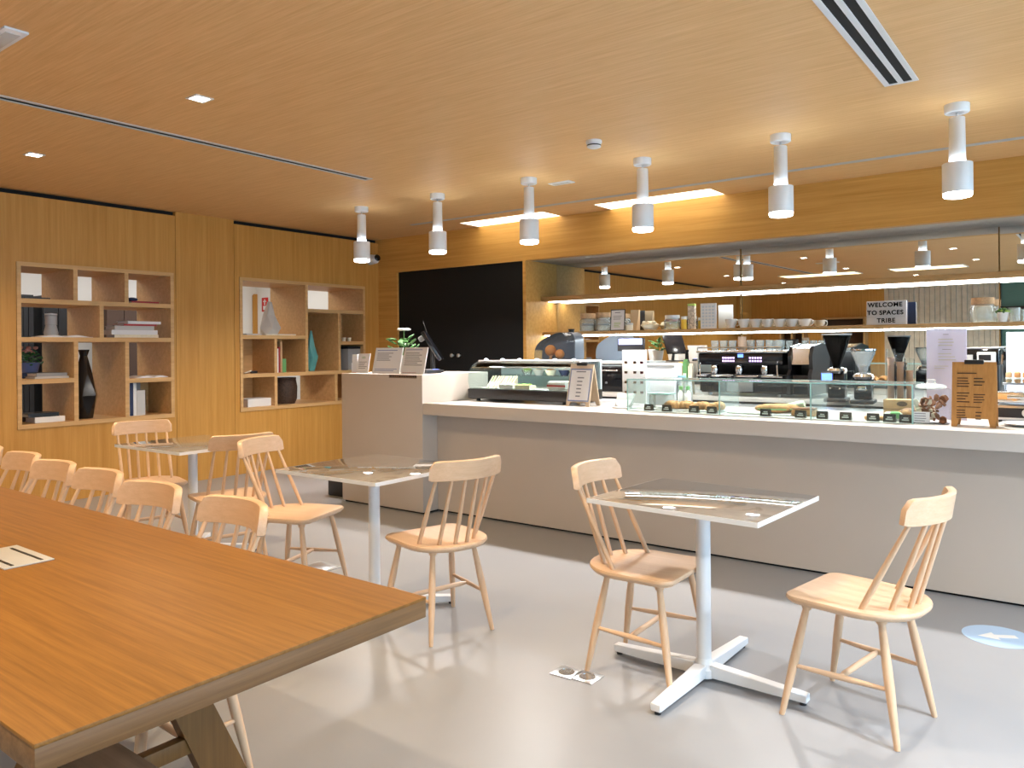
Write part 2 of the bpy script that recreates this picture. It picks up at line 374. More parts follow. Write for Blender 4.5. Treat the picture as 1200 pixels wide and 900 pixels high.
def slot_diffuser(label, x0, x1, y0, y1, along, nslots, light):
    t = thing('slot_diffuser', label, 'air vent', ((x0+x1)/2, (y0+y1)/2, H), group='linear air slots in the ceiling')
    hx, hy = (x1-x0)/2, (y1-y0)/2
    f = MB(); w_ = min(hx, hy)*2; e = w_*(.16 if nslots > 1 else .25); n = nslots; s = (w_-e*(n+1))/n
    if along == 'Y':
        f.box(-hx, hx, -hy, -hy+.02, -.006, -.001); f.box(-hx, hx, hy-.02, hy, -.006, -.001)
        for k in range(n+1): f.box(-hx+k*(e+s), -hx+k*(e+s)+e, -hy+.02, hy-.02, -.006, -.001)
    else:
        f.box(-hx, -hx+.02, -hy, hy, -.006, -.001); f.box(hx-.02, hx, -hy, hy, -.006, -.001)
        for k in range(n+1): f.box(-hx+.02, hx-.02, -hy+k*(e+s), -hy+k*(e+s)+e, -.006, -.001)
    f.build('frame', light, t, smooth=0)
    MB().box(-hx+.004, hx-.004, -hy+.004, hy-.004, -.0025, -.0005).build('slot', 'gap', t, smooth=0)
slot_diffuser('white framed twin slot air diffuser in the ceiling at upper right', -.935, -.765, 1.6, 4.66, 'Y', 2, 'wmetal')
slot_diffuser('long thin grey air slot in the ceiling over the communal table', -4.945, -4.855, -.5, 4.47, 'Y', 1, 'lgrey')
slot_diffuser('thin air slot running along the ceiling parallel to the bar', -6.34, 1.5, 6.40, 6.455, 'X', 2, 'lgrey')
def downlight(x, y, label, watts=None, col=None):
    t = thing('downlight', label, 'ceiling light', (x, y, H), group='square recessed downlights')
    f = MB(); s_, i_ = .055, .042
    f.box(-s_, s_, -s_, -i_, -.006, -.001); f.box(-s_, s_, i_, s_, -.006, -.001); f.box(-s_, -i_, -i_, i_, -.006, -.001); f.box(i_, s_, -i_, i_, -.006, -.001)
    f.build('frame', 'wmetal', t, smooth=0)
    MB().box(-i_, i_, -i_, i_, -.004, -.001).build('diffuser', 'lampw', t, smooth=0)
    area('downlight_lamp', (0, 0, -.012), .075, watts or P_DOWN, col or WARM, parent=t, spread=math.radians(125))
    return t
downlight(-4.056, 2.425, 'glowing square downlight above the communal table')
downlight(-6.147, 2.372, 'glowing square downlight near the left bookcase')
k = 0
for x, y in ((-1.95, 2.1), (.15, 2.43), (-6.15, .1), (-4.06, .1), (-1.95, .1), (.15, .1), (2.2, .1), (2.2, 2.43), (-6.15, -2.4), (-3.4, -2.4), (-1.0, -2.4), (1.4, -2.4)):
    downlight(x, y, 'square downlight in the ceiling outside the photo above or behind the viewer', P_REAR if y < -1 else (160 if (x, y) == (2.2, 2.43) else None), COOL if x > 0 and y > 2 else NEUT if y < -1 or x > -1 else None)
# pendants
def pendant(x, label):
    t = thing('pendant_lamp', label, 'pendant lamp', (x, 5.30, H), group='white cylinder pendants over the bar')
    MB().lathe([(.0, 0), (.068, 0), (.068, -.045), (.064, -.05), (0, -.05)], 28).build('ceiling_rose', 'wmetal', t)
    MB().lathe([(.006, -.05), (.006, -.09)], 10).build('rod', 'steel', t)
    MB().lathe([(.0, -.078), (.040, -.078), (.043, -.082), (.046, -.352), (0, -.352)], 24).build('tube', 'wmetal', t)
    MB().lathe([(.072, -.352), (.0805, -.352), (.082, -.356), (.082, -.526), (.080, -.529), (.074, -.529)], 32, cap=False).build('shade', 'wmetal', t)
    MB().lathe([(.047, -.362), (.072, -.362)], 28, cap=False).build('uplight_ring', 'uplight', t)
    MB().lathe([(.0735, -.524), (.0785, -.531), (.0785, -.544), (.073, -.553), (.05, -.558), (0, -.559)], 28, cap=False).build('diffuser', 'lamp', t)
    area('pendant_light', (0, 0, -.566), .13, P_PENDANT, (1, .96, .92), parent=t, disk=True, spread=math.radians(150))
for i, x in enumerate((-5.925, -4.885, -3.835, -2.765, -1.718, -.668)):
    pendant(x, ['white cylinder pendant nearest the corner, in front of the security camera', 'white cylinder pendant in front of the black doors', 'white cylinder pendant under the light slot by the black doors', 'white cylinder pendant under the light slot at the niche end',
                'white cylinder pendant above the espresso machine', 'white cylinder pendant nearest the viewer above the wooden menu board'][i])
# smoke detector, emergency light, sensor box, security camera
p = onz(696, 165, H)
t = thing('smoke_detector', 'round white smoke detector on the wooden ceiling', 'smoke detector', (p.x, p.y, H))
MB().lathe([(0, 0), (.055, 0), (.055, -.018), (.048, -.024), (.048, -.045), (.03, -.052), (0, -.052)], 24).build('body', 'wmetal', t)
MB().lathe([(.0485, -.030), (.0495, -.030), (.0495, -.038), (.0485, -.038)], 24, cap=False).build('sensor_slit', 'black', t)
p = onz(658, 214, H)
t = thing('emergency_light', 'small flat white rectangle light in the ceiling between two pendants', 'emergency light', (p.x, p.y, H))
MB().box(-.11, .11, -.05, .05, -.008, 0, .003).build('frame', 'wmetal', t); MB().box(-.08, .08, -.028, .028, -.011, -.008, .001).build('lens', 'lgrey', t)
p = onz(0, 46, H)
t = thing('ceiling_luminaire', 'white oblong fitting in the ceiling at the upper left edge', 'emergency light', (p.x, p.y, H))
MB().box(-.19, .19, -.05, .05, -.012, 0, .004).build('frame', 'wmetal', t); MB().box(-.15, .15, -.03, .03, -.015, -.012, .001).build('lens', 'lgrey', t)
p = onx(438, 304, WX+.07)
t = thing('security_camera', 'small white and black dome security camera high in the wall corner', 'security camera', (WX, p.y, p.z)); t.scale = (1.2, 1.2, 1.2)
rx = Matrix.Rotation(PI/2, 4, 'Y')
MB().lathe([(0, 0), (.055, 0), (.055, .03), (.05, .05), (0, .05)], 20, rx).build('mount', 'wmetal', t)
MB().ball((.075, 0, 0), .05, sub=3).build('dome', 'wmetal', t)
MB().lathe([(.035, .03), (.036, .046), (.03, .052), (0, .054)], 20, Matrix.Translation((.08, 0, 0)) @ Matrix.Rotation(math.radians(70), 4, 'Y') @ Matrix.Rotation(.0, 4, 'Z')).build('lens', 'blackg', t)
# ------------------------------------------------------------------ bookcases
BT = .042
def bookcase(label, O, shelves, dividers, backs):
    y0, y1, z0, z1 = O
    t = thing('built_in_bookcase', label, 'bookcase', (WX, (y0+y1)/2, 0)); yc = (y0+y1)/2
    f = MB(); e = .012; XA, XB = -TH+.02, e
    f.box(XA, XB, y0-yc+.001, y0-yc+.036, z0+.001, z1-.001); f.box(XA, XB, y1-yc-.036, y1-yc-.001, z0+.001, z1-.001)
    f.box(XA, XB, y0-yc+.036, y1-yc-.036, z0+.001, z0+.040); f.box(XA, XB, y0-yc+.036, y1-yc-.036, z1-.038, z1-.001)
    f.build('frame', 'shelfw', t, smooth=0)
    for (a, b, z) in shelves: MB().box(XA, XB-.002, a-yc, b-yc, z-BT, z).build('shelf', 'shelfw', t, smooth=0)
    for (y, a, b) in dividers: MB().box(XA, XB-.001, y-yc-.019, y-yc+.019, a, b).build('divider', 'shelfw', t, smooth=0)
    for (a, b, za_, zb_, dep) in backs: MB().box(-dep-.015, -dep, a-yc, b-yc, za_, zb_).build('back_panel', 'shelfw', t, smooth=0)
    return t
a0, a1 = O1[0]+.036, O1[1]-.036
S1, S2, S3l, S3r = 1.851, 1.507, 1.131, 1.104
zt, zb = O1[3]-.038, O1[2]+.04
D1, D2, D3 = 3.26, 3.733, 3.494
bookcase('built-in oak bookcase of uneven open cells, the left of the two in the wall', O1,
    [(a0, a1, S1), (a0, a1, S2), (a0, D1-.019, S3l), (D2+.019, a1, S3r)],
    [(D1, S1, zt), (D2, S1, zt), (D3, S2, S1-BT), (D1, zb, S2-BT), (D2, zb, S2-BT)],
    [(D2+.019, a1, zb, S3r-BT, .45)])
b0, b1 = O2[0]+.036, O2[1]-.036
T1, T2, T3, T4 = 1.542, 1.108, 1.865, 1.473
zt2, zb2 = O2[3]-.038, O2[2]+.04
E1, E2, E3, E4 = 5.886, 6.386, 5.445, 6.329
bookcase('built-in oak bookcase of uneven open cells beside the white counter block', O2,
    [(b0, E1-.019, T1), (b0, b1, T2), (E1+.019, b1, T3), (E2+.019, b1, T4)],
    [(E1, T2, zt2), (E2, T2, T3-BT), (E3, T2, T1-BT), (E3, zb2, T2-BT), (E4, zb2, T2-BT)],
    [(b0, E3-.019, T2, T1-BT, .42), (E3+.019, E1-.019, T2, T1-BT, .45), (b0, E3-.019, zb2, T2-BT, .42), (E1+.019, E2-.019, T2, T3-BT, .62), (E2+.019, b1, T4, T3-BT, .4), (E2+.019, b1, T2, T4-BT, .62), (E4+.019, b1, zb2, T2-BT, .5)])
def yb(px, dx=.14): return onx(px, 400, WX-dx).y
def flatbook(y0, y1, z, h, m, label, dep=.22, dx=.06, tilt=0., cat='book', group=None, pages=True):
    yc = (y0+y1)/2; t = thing('book', label, cat, (WX-dx-dep/2, yc, z), tilt, group)
    hw = (y1-y0)/2
    c = MB(); c.box(-dep/2, dep/2, -hw, hw, 0, .004); c.box(-dep/2, dep/2, -hw, hw, h-.004, h); c.box(dep/2-.004, dep/2, -hw, hw, .004, h-.004); c.build('cover', m, t)
    MB().box(-dep/2+.006, dep/2-.004, -hw+.005, hw-.005, .004, h-.004).build('pages', 'paper', t); return t
def standbook(yc, th, z, h, m, label, dep=.19, dx=.06, group=None):
    t = thing('book', label, 'book', (WX-dx-dep/2, yc, z), 0, group)
    c = MB(); c.box(-dep/2, dep/2, -th/2, -th/2+.003, 0, h); c.box(-dep/2, dep/2, th/2-.003, th/2, 0, h); c.box(dep/2-.003, dep/2, -th/2+.003, th/2-.003, 0, h); c.build('cover', m, t)
    MB().box(-dep/2+.006, dep/2-.003, -th/2+.003, th/2-.003, .004, h-.005).build('pages', 'paper', t); return t
def magazine(y0, y1, z, label, dx=.05, dep=.24):
    yc = (y0+y1)/2; hw = (y1-y0)/2; t = thing('open_magazine', label, 'magazine', (WX-dx-dep/2, yc, z))
    for s_ in (-1, 1):
        c = MB(); n = 8; pts = []
        for i in range(n+1):
            u = i/n; pts.append((s_*u*hw, .004+.022*math.sin(PI*min(1, u*1.15))*(1-u*.5)))
        c.prism([(y, zz) for y, zz in pts] + [(s_*hw, 0), (0, 0)], -dep/2, dep/2, Matrix(((0, 0, 1, 0), (1, 0, 0, 0), (0, 1, 0, 0), (0, 0, 0, 1))))
        c.build('page_block', 'paper', t)
# left bookcase contents
magazine(yb(38), yb(104), S2, 'pale open magazine lying flat in the second row of the left bookcase')
flatbook(yb(24, .2), yb(55, .2), S1, .02, 'black', 'thin dark book lying in the top left cell of the left bookcase', dx=.12)
flatbook(yb(150), yb(182), S1, .022, 'red', 'thin red book lying in the top right cell of the left bookcase')
t = thing('paperweight', 'small dark lump on the red book in the left bookcase', 'ornament', (WX-.15, yb(156), S1+.022)); MB().ball((0, 0, .02), .035, (1, 1.5, .58), 3).build('body', 'navy', t)
zz = S2
for i, (h, m, a, b, lb) in enumerate(((.03, 'cream', 131, 181, 'cream book at the bottom of the pile in the left bookcase'), (.045, 'paper', 127, 180, 'thick white book second from the bottom of the pile in the left bookcase'), (.04, 'lgrey', 130, 176, 'pale grey book under the red one in the pile in the left bookcase'), (.018, 'red', 140, 179, 'thin red book near the top of the pile in the left bookcase'), (.028, 'paper', 144, 184, 'white book topping the pile in the left bookcase'))):
    flatbook(yb(a), yb(b), zz+.0005, h, m, lb, tilt=.03*(i-2), group='pile of books in the left bookcase', dep=.2); zz += h+.001
t = thing('ceramic_jar', 'small pale jar standing in the second row of the left bookcase', 'jar', (WX-.36, yb(60, .36), S2)); MB().lathe([(0, 0), (.055, 0), (.062, .05), (.045, .12), (.05, .125), (.05, .21), (0, .215)], 20).build('body', 'lgrey', t); MB().lathe([(0, .2152), (.052, .2152), (.052, .23), (0, .235)], 20).build('lid', 'white', t)
zz = S3l
for a, b, h, m, lb in ((23, 62, .05, 'navy', 'dark navy book under the grey one, third row of the left bookcase'), (36, 76, .018, 'lgrey', 'light grey book on the third row of the left bookcase'), (38, 74, .03, 'grey', 'grey book topping the short pile on the third row of the left bookcase')):
    if m == 'navy': flatbook(yb(a, .2), yb(b, .2), zz, h, m, lb, dx=.30, dep=.16)
    else: flatbook(yb(a), yb(b), zz+.0005, h, m, lb, group='flat books on the third row of the left bookcase'); zz += h+.001
magazine(yb(153), yb(195), S3r, 'open white magazine at the right of the third row of the left bookcase')
zz = zb
for a, b, h, m, lb in ((36, 71, .05, 'paper', 'thick white book at the bottom left of the left bookcase'), (28, 64, .035, 'black', 'dark book lying on the thick white book, bottom of the left bookcase')):
    flatbook(yb(a), yb(b), zz+.0005, h, m, lb); zz += h+.001
flatbook(yb(22, .3), yb(38, .3), zb, .075, 'brown', 'brown box-like book behind the white book, bottom of the left bookcase', dx=.31, dep=.14)
yy = D2+.028
for th, h, m, lb in ((.028, .33, 'paper', 'white standing book, leftmost at the bottom right of the left bookcase'), (.032, .34, 'navy', 'navy standing book at the bottom right of the left bookcase'), (.03, .325, 'white', 'thin white standing book right of the navy one in the left bookcase'), (.085, .25, 'lgrey', 'short grey standing book at the bottom right of the left bookcase'),):
    standbook(yy+th/2, th, zb, h, m, lb, group='standing books in the left bookcase'); yy += th+.003
standbook(yy+.01, .09, zb, .33, 'grey', 'tall dark grey book behind the short grey one in the left bookcase', dx=.27, dep=.15)
# faceted sculptures
def faceted(name, label, loc, prof, n, m, rot=0.):
    """stack of n-sided rings, alternate rings turned half a step -> flat triangular facets"""
    bm = MB(); rings = []
    for k, (r, z) in enumerate(prof):
        o_ = (PI/n if k % 2 else 0)+rot
        rings.append([bm.bm.verts.new((max(r, .002)*math.cos(2*PI*i/n+o_), max(r, .002)*math.sin(2*PI*i/n+o_), z)) for i in range(n)])
    for k, (a, b) in enumerate(zip(rings, rings[1:])):
        for i in range(n):
            if k % 2 == 0:
                bm.bm.faces.new((a[i], a[(i+1) % n], b[i])); bm.bm.faces.new((a[(i+1) % n], b[(i+1) % n], b[i]))
            else:
                bm.bm.faces.new((a[i], a[(i+1) % n], b[(i+1) % n])); bm.bm.faces.new((a[i], b[(i+1) % n], b[i]))
    bm.bm.faces.new(rings[0][::-1]); bm.bm.faces.new(rings[-1])
    t = thing(name, label, 'ornament', loc); bm.build('body', m, t, smooth=0); return t
y_ = yb(98, .2)
faceted('faceted_vase', 'tall black faceted vase in the tall middle cell of the left bookcase', (WX-.2, y_, zb), [(.075, 0), (.125, .22), (.07, .44), (.035, .60), (.05, .66)], 6, 'blackg')
# potted flowers
t = thing('potted_flowers', 'blue pot of pink and green flowers in the left bookcase', 'plant', (WX-.565, yb(33, .565), S3l))
MB().lathe([(0, 0), (.07, 0), (.095, .13), (.10, .14), (.088, .14), (.085, .12), (0, .12)], 20).build('pot', mat('blue_pot', (.22, .25, .45), .4), t)
lf = MB(); fl = MB()
for i in range(46):
    a = random.uniform(0, 2*PI); r = random.uniform(.02, .11); z = random.uniform(.15, .27)-r*.3
    lf.ball((r*math.cos(a), r*math.sin(a), z), .028, (1, .55, .35), 1, Matrix.Rotation(a, 4, 'Z') @ Matrix.Rotation(random.uniform(-.8, .8), 4, 'Y'))
for i in range(10):
    a = random.uniform(0, 2*PI); r = random.uniform(.02, .10); fl.ball((r*math.cos(a), r*math.sin(a), .25+random.uniform(-.02, .04)), .026, (1, 1, .7), 1, jit=.12)
lf.build('foliage', 'leaf', t); fl.build('blossom', mat('pink_petals', (.75, .3, .22), .6), t)
# right bookcase contents
faceted('faceted_sculpture', 'white faceted pyramid ornament in the top left cell of the bookcase by the counter', (WX-.2, yb(316, .2), T1), [(.10, 0), (.13, .09), (.075, .24), (.03, .39), (.02, .40)], 5, mat('pale_ceramic', (.62, .60, .56), .6), .3)
flatbook(yb(307), yb(342), T1, .016, 'cream', 'thin cream booklet before the pyramid ornament')
flatbook(yb(284), yb(302), T1, .018, 'lgrey', 'thin grey booklet at the left of the pyramid ornament')
faceted('faceted_vase', 'teal faceted ornament in the tall narrow cell of the bookcase by the counter', (WX-.24, yb(364.5, .24), T2), [(.05, 0), (.085, .17), (.05, .32), (.012, .50)], 5, 'teal', .2)
yy = E3+.024
for th, h, m, lb in ((.03, .27, 'paper', 'white standing book, leftmost of the set by the teal ornament'), (.03, .28, 'white', 'second white standing book in the set by the teal ornament'), (.022, .30, 'red', 'thin dark red standing book by the teal ornament'), (.026, .36, 'kraft', 'tall tan standing book by the teal ornament'), (.05, .16, 'green', 'short green standing book by the teal ornament')):
    standbook(yy+th/2, th, T2, h, m, lb, group='standing books by the teal ornament'); yy += th+.003
t = thing('desk_brush', 'small dark brush with a pale handle on the middle left shelf by the counter', 'brush', (WX-.1, yb(290), T2)); MB().rod((0, -.07, .006), (0, .02, .03), [(0, .006), (1, .008)]).build('handle', 'cream', t); MB().box(-.02, .02, .015, .09, 0, .03, .006).build('bristles', 'black', t)
flatbook(yb(285), yb(313), zb2, .09, 'white', 'thick white book lying in the bottom left cell by the counter', dep=.24)
t = thing('woven_basket', 'dark brown rounded basket in the bottom row by the counter', 'basket', (WX-.22, yb(333, .22), zb2))
MB().lathe([(0, 0), (.12, 0), (.145, .06), (.15, .20), (.13, .30), (.115, .30), (.13, .2), (.125, .03), (0, .03)], 24).build('body', mat('dark_wicker', (.055, .03, .018), .7, noise=.5, nscale=60), t)
MB().lathe([(.134, .29), (.137, .30), (.134, .31), (.117, .31), (.114, .30), (.117, .29)], 24).build('rim', 'brown', t)
for i, px in enumerate((402, 408)):
    t = thing('small_cup', ['small cream cup on the upper right shelf by the counter, the left one', 'small cream cup on the upper right shelf by the counter, the right one'][i], 'cup', (WX-.12, yb(px), T4), group='pair of small cups on the bookcase'); MB().lathe([(0, 0), (.02, 0), (.028, .05), (.025, .05), (.018, .006), (0, .006)], 16).build('body', 'cream', t)
t = thing('storage_box', 'dark grey storage box in the right cell just above the counter block', 'box', (WX-.2, yb(412, .2), T2)); MB().box(-.15, .15, -.19, .12, 0, .27, .006).build('body', 'grey', t); MB().box(-.155, .155, -.195, .125, .27, .30, .005).build('lid', 'black', t)
# things seen through the openings in the room beyond
p = ony(311, 357, MY)
t = thing('fire_sign', 'red fire alarm sign on the white wall seen through the bookcase', 'sign', (p.x, MY, p.z), -PI/2); t.scale = (1, .42, .36); MB().box(.002, .012, -.20, .20, -.32, .32, .004).build('plate', mat('sign_red', (.62, .02, .015), .5), t)
q = MB(); q.box(.012, .014, -.10, .10, -.24, -.06); q.box(.012, .014, -.03, .03, -.02, .24); q.box(.012, .014, -.10, .10, .12, .17); q.build('pictogram', 'white', t, smooth=0)
for i, (pa, pb, z0, z1, lb) in enumerate(((21, 34, .0, 1.52, 'dark cupboard beyond the wall seen through the left end of the bookcase'), (44, 80, 1.0, 1.9, 'dark doorway panel beyond the wall seen behind the pale jar'), (118, 160, 0, 1.95, 'dark red-brown cabinet beyond the wall seen behind the pile of books'))):
    ya, yb_ = onx(pa, 380, BX+.25).y, onx(pb, 380, BX+.25).y
    t = thing('tall_cabinet', lb, 'cabinet', (BX+.2, (ya+yb_)/2, 0)); hw = (yb_-ya)/2
    MB().box(-.19, .19, -hw, hw, .05, 2.1).build('body', ['black', 'black', 'brown'][i], t); MB().box(.19, .205, -hw+.01, -.005, .08, 2.08).build('door', ['black', 'black', 'brown'][i], t); MB().box(.19, .205, .005, hw-.01, .08, 2.08).build('door', ['black', 'black', 'brown'][i], t); MB().box(-.18, .17, -hw+.02, hw-.02, 0, .05).build('plinth', 'gap', t)
x0, x1 = BX+.01, ony(297, 360, 7.60).x
t = thing('tall_cabinet', 'oak cupboard beyond the wall seen left of the red sign', 'cabinet', ((x0+x1)/2, 7.64, 0)); hw = (x1-x0)/2
MB().box(-hw, hw, -.02, .038, .06, 2.3).build('body', 'wallv', t); MB().box(-hw+.004, hw-.004, -.038, -.02, .08, 2.28).build('door', 'wallv', t); MB().box(-hw+.02, hw-.02, -.01, .03, 0, .06).build('plinth', 'gap', t)
# ------------------------------------------------------------------ counter
t = thing('counter_block', 'tall greige block at the left end of the bar counter', 'counter', (-4.966, 5.07, 0))
MB().box(-.503, .503, -.433, .433, .015, 1.158, .003).build('body', 'greige', t)
MB().box(-.49, .49, -.41, .42, 0, .016).build('plinth', 'gap', t)  # black strip stands in for the shadow line under the block
p = ony(472, 440.5, 4.637)
t = thing('counter_sticker', 'narrow dark strip label on the top edge of the tall counter block', 'label', (p.x, 4.637, p.z-.005))
MB().box(-.165, .165, -.0025, -.0002, -.014, .014).build('strip', mat('strip_brown', (.20, .14, .10), .6), t)
q = MB()
x = -.155
while x < .15:
    wd = random.uniform(.012, .035); q.box(x, min(x+wd, .157), -.0035, -.0026, -.005, .006); x += wd+.008
q.build('print', 'black', t, smooth=0)
CX1 = 3.2
t = thing('bar_counter', 'long greige bar counter with a thick overhanging slab', 'counter', (-.6, 5.1, 0))
MB().box(-3.86, 3.8, -.46, .52, .828, .923, .003).build('worktop', 'slab', t)
MB().box(-3.86, 3.8, -.285, .46, .015, .828).build('front_panel', 'greige', t)
MB().box(-3.86, 3.8, -.265, .44, 0, .015).build('plinth', 'gap', t)  # black strip stands in for the shadow line at the counter foot
# back counter in the niche
t = thing('back_counter', 'back counter inside the bar niche holding the coffee machines', 'counter', (-.8, 7.2, 0))
MB().box(-4.36, 4.2, -.50, .44, .88, .92, .003).build('worktop', 'slab', t); MB().box(-4.36, 4.2, -.46, .44, .08, .88).build('body', 'black', t); MB().box(-4.36, 4.2, -.42, .42, 0, .08).build('plinth', 'gap', t)
# two long shelves with light strips
def long_shelf(label, z0, z1, yf):
    t = thing('bar_shelf', label, 'shelf', (-1., (yf+MY-.07)/2, z0)); hy = (MY-.07-yf)/2
    MB().box(NX0+1.003, 4.5, -hy, hy, 0, z1-z0, .002).build('board', 'shelfx', t)
    MB().box(NX0+1.02, 4.5, (0 if z0 > 1.7 else -hy+.012), (hy-.003 if z0 > 1.7 else -hy+.12), -.008, 0).build('light_strip', 'led' if z0 > 1.7 else 'ledlow', t, smooth=0)
    return t
long_shelf('upper oak wall shelf in the bar niche with a glowing strip beneath', 1.912, 1.960, 7.36)
long_shelf('lower oak wall shelf in the bar niche carrying jars and cups', 1.514, 1.552, 7.38)
# side panel of the niche is part of wall_back
# ------------------------------------------------------------------ chairs
def make_chair():
    t = thing('spindle_chair', '', 'chair')
    # seat: D shaped plank with an eased underside
    def outline(k=1., n=8):
        pts = []
        for i in range(n+1):
            a = PI/2*i/n; pts.append((.215-.055+.055*math.sin(a)*1, .225-.055+.055*math.cos(a)))
        for i in range(1, 13):
            a = PI/2*i/12; pts.append((.215*math.cos(a)**.85 if i < 12 else 0, .0-.215*math.sin(a)**.9-.0))
        half = pts
        full = half + [(-x, y) for x, y in half[::-1] if x > 1e-6]
        return [(x*k, y*k) for x, y in full]
    bm = MB(); prof = [(.86, .420), (.94, .423), (.995, .436), (1., .443), (.985, .450), (.93, .4515), (.6, .447), (.3, .4455)]
    rings = [[bm.bm.verts.new((x, y, z)) for x, y in outline(k)] for k, z in prof]
    n = len(rings[0])
    for a, b in zip(rings, rings[1:]):
        for i in range(n): bm.bm.faces.new((a[i], a[(i+1) % n], b[(i+1) % n], b[i]))
    bm.bm.faces.new(rings[0][::-1]); bm.bm.faces.new(rings[-1]); bm.build('seat', 'beech', t, smooth=50)
    feet = {}
    for sx in (-1, 1):
        for nm, top, bot in (('f', (sx*.150, .150, .424), (sx*.21, .225, 0)), ('r', (sx*.115, -.10, .424), (sx*.175, -.175, 0))):
            MB().rod(bot, top, [(0, .0095), (.02, .0105), (.45, .0165), (.62, .0165), (.93, .0125), (.95, .019), (1, .019)], 14).build('leg', 'beechz', t)
            feet[(sx, nm)] = Vector(bot).lerp(Vector(top), .44)
    mids = []
    for sx in (-1, 1):
        a, b = feet[(sx, 'f')], feet[(sx, 'r')]
        MB().rod(a, b, [(0, .007), (.5, .0115), (1, .007)], 10).build('stretcher', 'beech', t); mids.append(a.lerp(b, .5))
    MB().rod(mids[0], mids[1], [(0, .007), (.12, .0115), (.88, .0115), (1, .007)], 10).build('stretcher', 'beechx', t)
    # spindles and bent top rail
    def arc(u): return Vector((.197*u, -.268+.066*u*u, 0))
    for i in range(6):
        u = (i-2.5)/2.5
        base = Vector((.163*u, -.172+.122*u*u, .446)); top = arc(u*.84)+Vector((0, .001, .782))
        MB().rod(base, top, [(0, .0095), (.35, .0105 if abs(u) < .9 else .0115), (1, .0078)], 10).build('spindle', 'beechz', t)
    bm = MB(); rings = []; n = 26
    for k in range(n+1):
        u = -1+2*k/n; c_ = arc(u); nrm = Vector((-.67*u, 1, 0)).normalized(); dn = (1-abs(u))*.2
        q_ = max(0, 1-dn/.030); cut = .034*(1-math.sqrt(max(0, 1-q_*q_)))
        q2 = max(0, 1-dn/.014); cut2 = .006*(1-math.sqrt(max(0, 1-q2*q2)))
        z0, z1 = .767+cut2, .862-cut; h_ = .0135
        lean = lambda z: -(z-.772)*.16
        ring = []
        for s_, z in ((1, z0+.003), (1, (z0+z1)/2), (1, z1-.004), (.55, z1), (-.55, z1), (-1, z1-.004), (-1, (z0+z1)/2), (-1, z0+.003), (-.6, z0), (.6, z0)):
            ring.append(bm.bm.verts.new((c_.x+nrm.x*h_*s_, c_.y+nrm.y*h_*s_+lean(z), z)))
        rings.append(ring)
    for a, b in zip(rings, rings[1:]):
        m_ = len(a)
        for i in range(m_): bm.bm.faces.new((a[i], a[(i+1) % m_], b[(i+1) % m_], b[i]))
    bm.bm.faces.new(rings[0][::-1]); bm.bm.faces.new(rings[-1]); bm.build('top_rail', 'beechx', t, smooth=50)
    return t
ch = make_chair()
CH = [(-.696, 3.071, 1.399, 'pale wood spindle chair at the far right, back to the viewer', 'spindle chairs at the marble tables'),
      (-1.572, 2.978, -1.546, 'pale wood spindle chair left of the front marble table, by the floor socket plates', 'spindle chairs at the marble tables'),
      (-2.588, 2.82, 1.307, 'pale wood spindle chair right of the middle marble table, by the big wooden table', 'spindle chairs at the marble tables'),
      (-3.70, 2.775, -1.235, 'pale wood spindle chair on the left side of the middle marble table', 'spindle chairs at the marble tables'),
      (-5.40, 2.816, -1.845, 'pale wood spindle chair left of the farthest marble table, below the bookcase', 'spindle chairs at the marble tables'),
      (-4.43, 2.84, 1.32, 'pale wood spindle chair on the right side of the farthest marble table', 'spindle chairs at the marble tables')]
ordn = ['first', 'second', 'third', 'fourth', 'fifth', 'sixth']
for i, (x, y, a) in enumerate(((-2.377, 1.306, 3.11), (-2.914, 1.307, 3.20), (-3.437, 1.345, 3.14), (-3.886, 1.349, 3.156), (-4.356, 1.385, 3.12), (-4.85, 1.39, 3.14))):
    CH.append((x, y, a, 'spindle chair tucked under the far side of the big table, %s from its right end' % ordn[i], 'spindle chairs along the big table'))
for i, (x, y, a, lb, g) in enumerate(CH):
    if i == 0: o = ch; o.location = (x, y, 0); o.rotation_euler.z = a; o['label'] = lb; o['group'] = g
    else: dup(ch, (x, y, 0), a, lb, g)
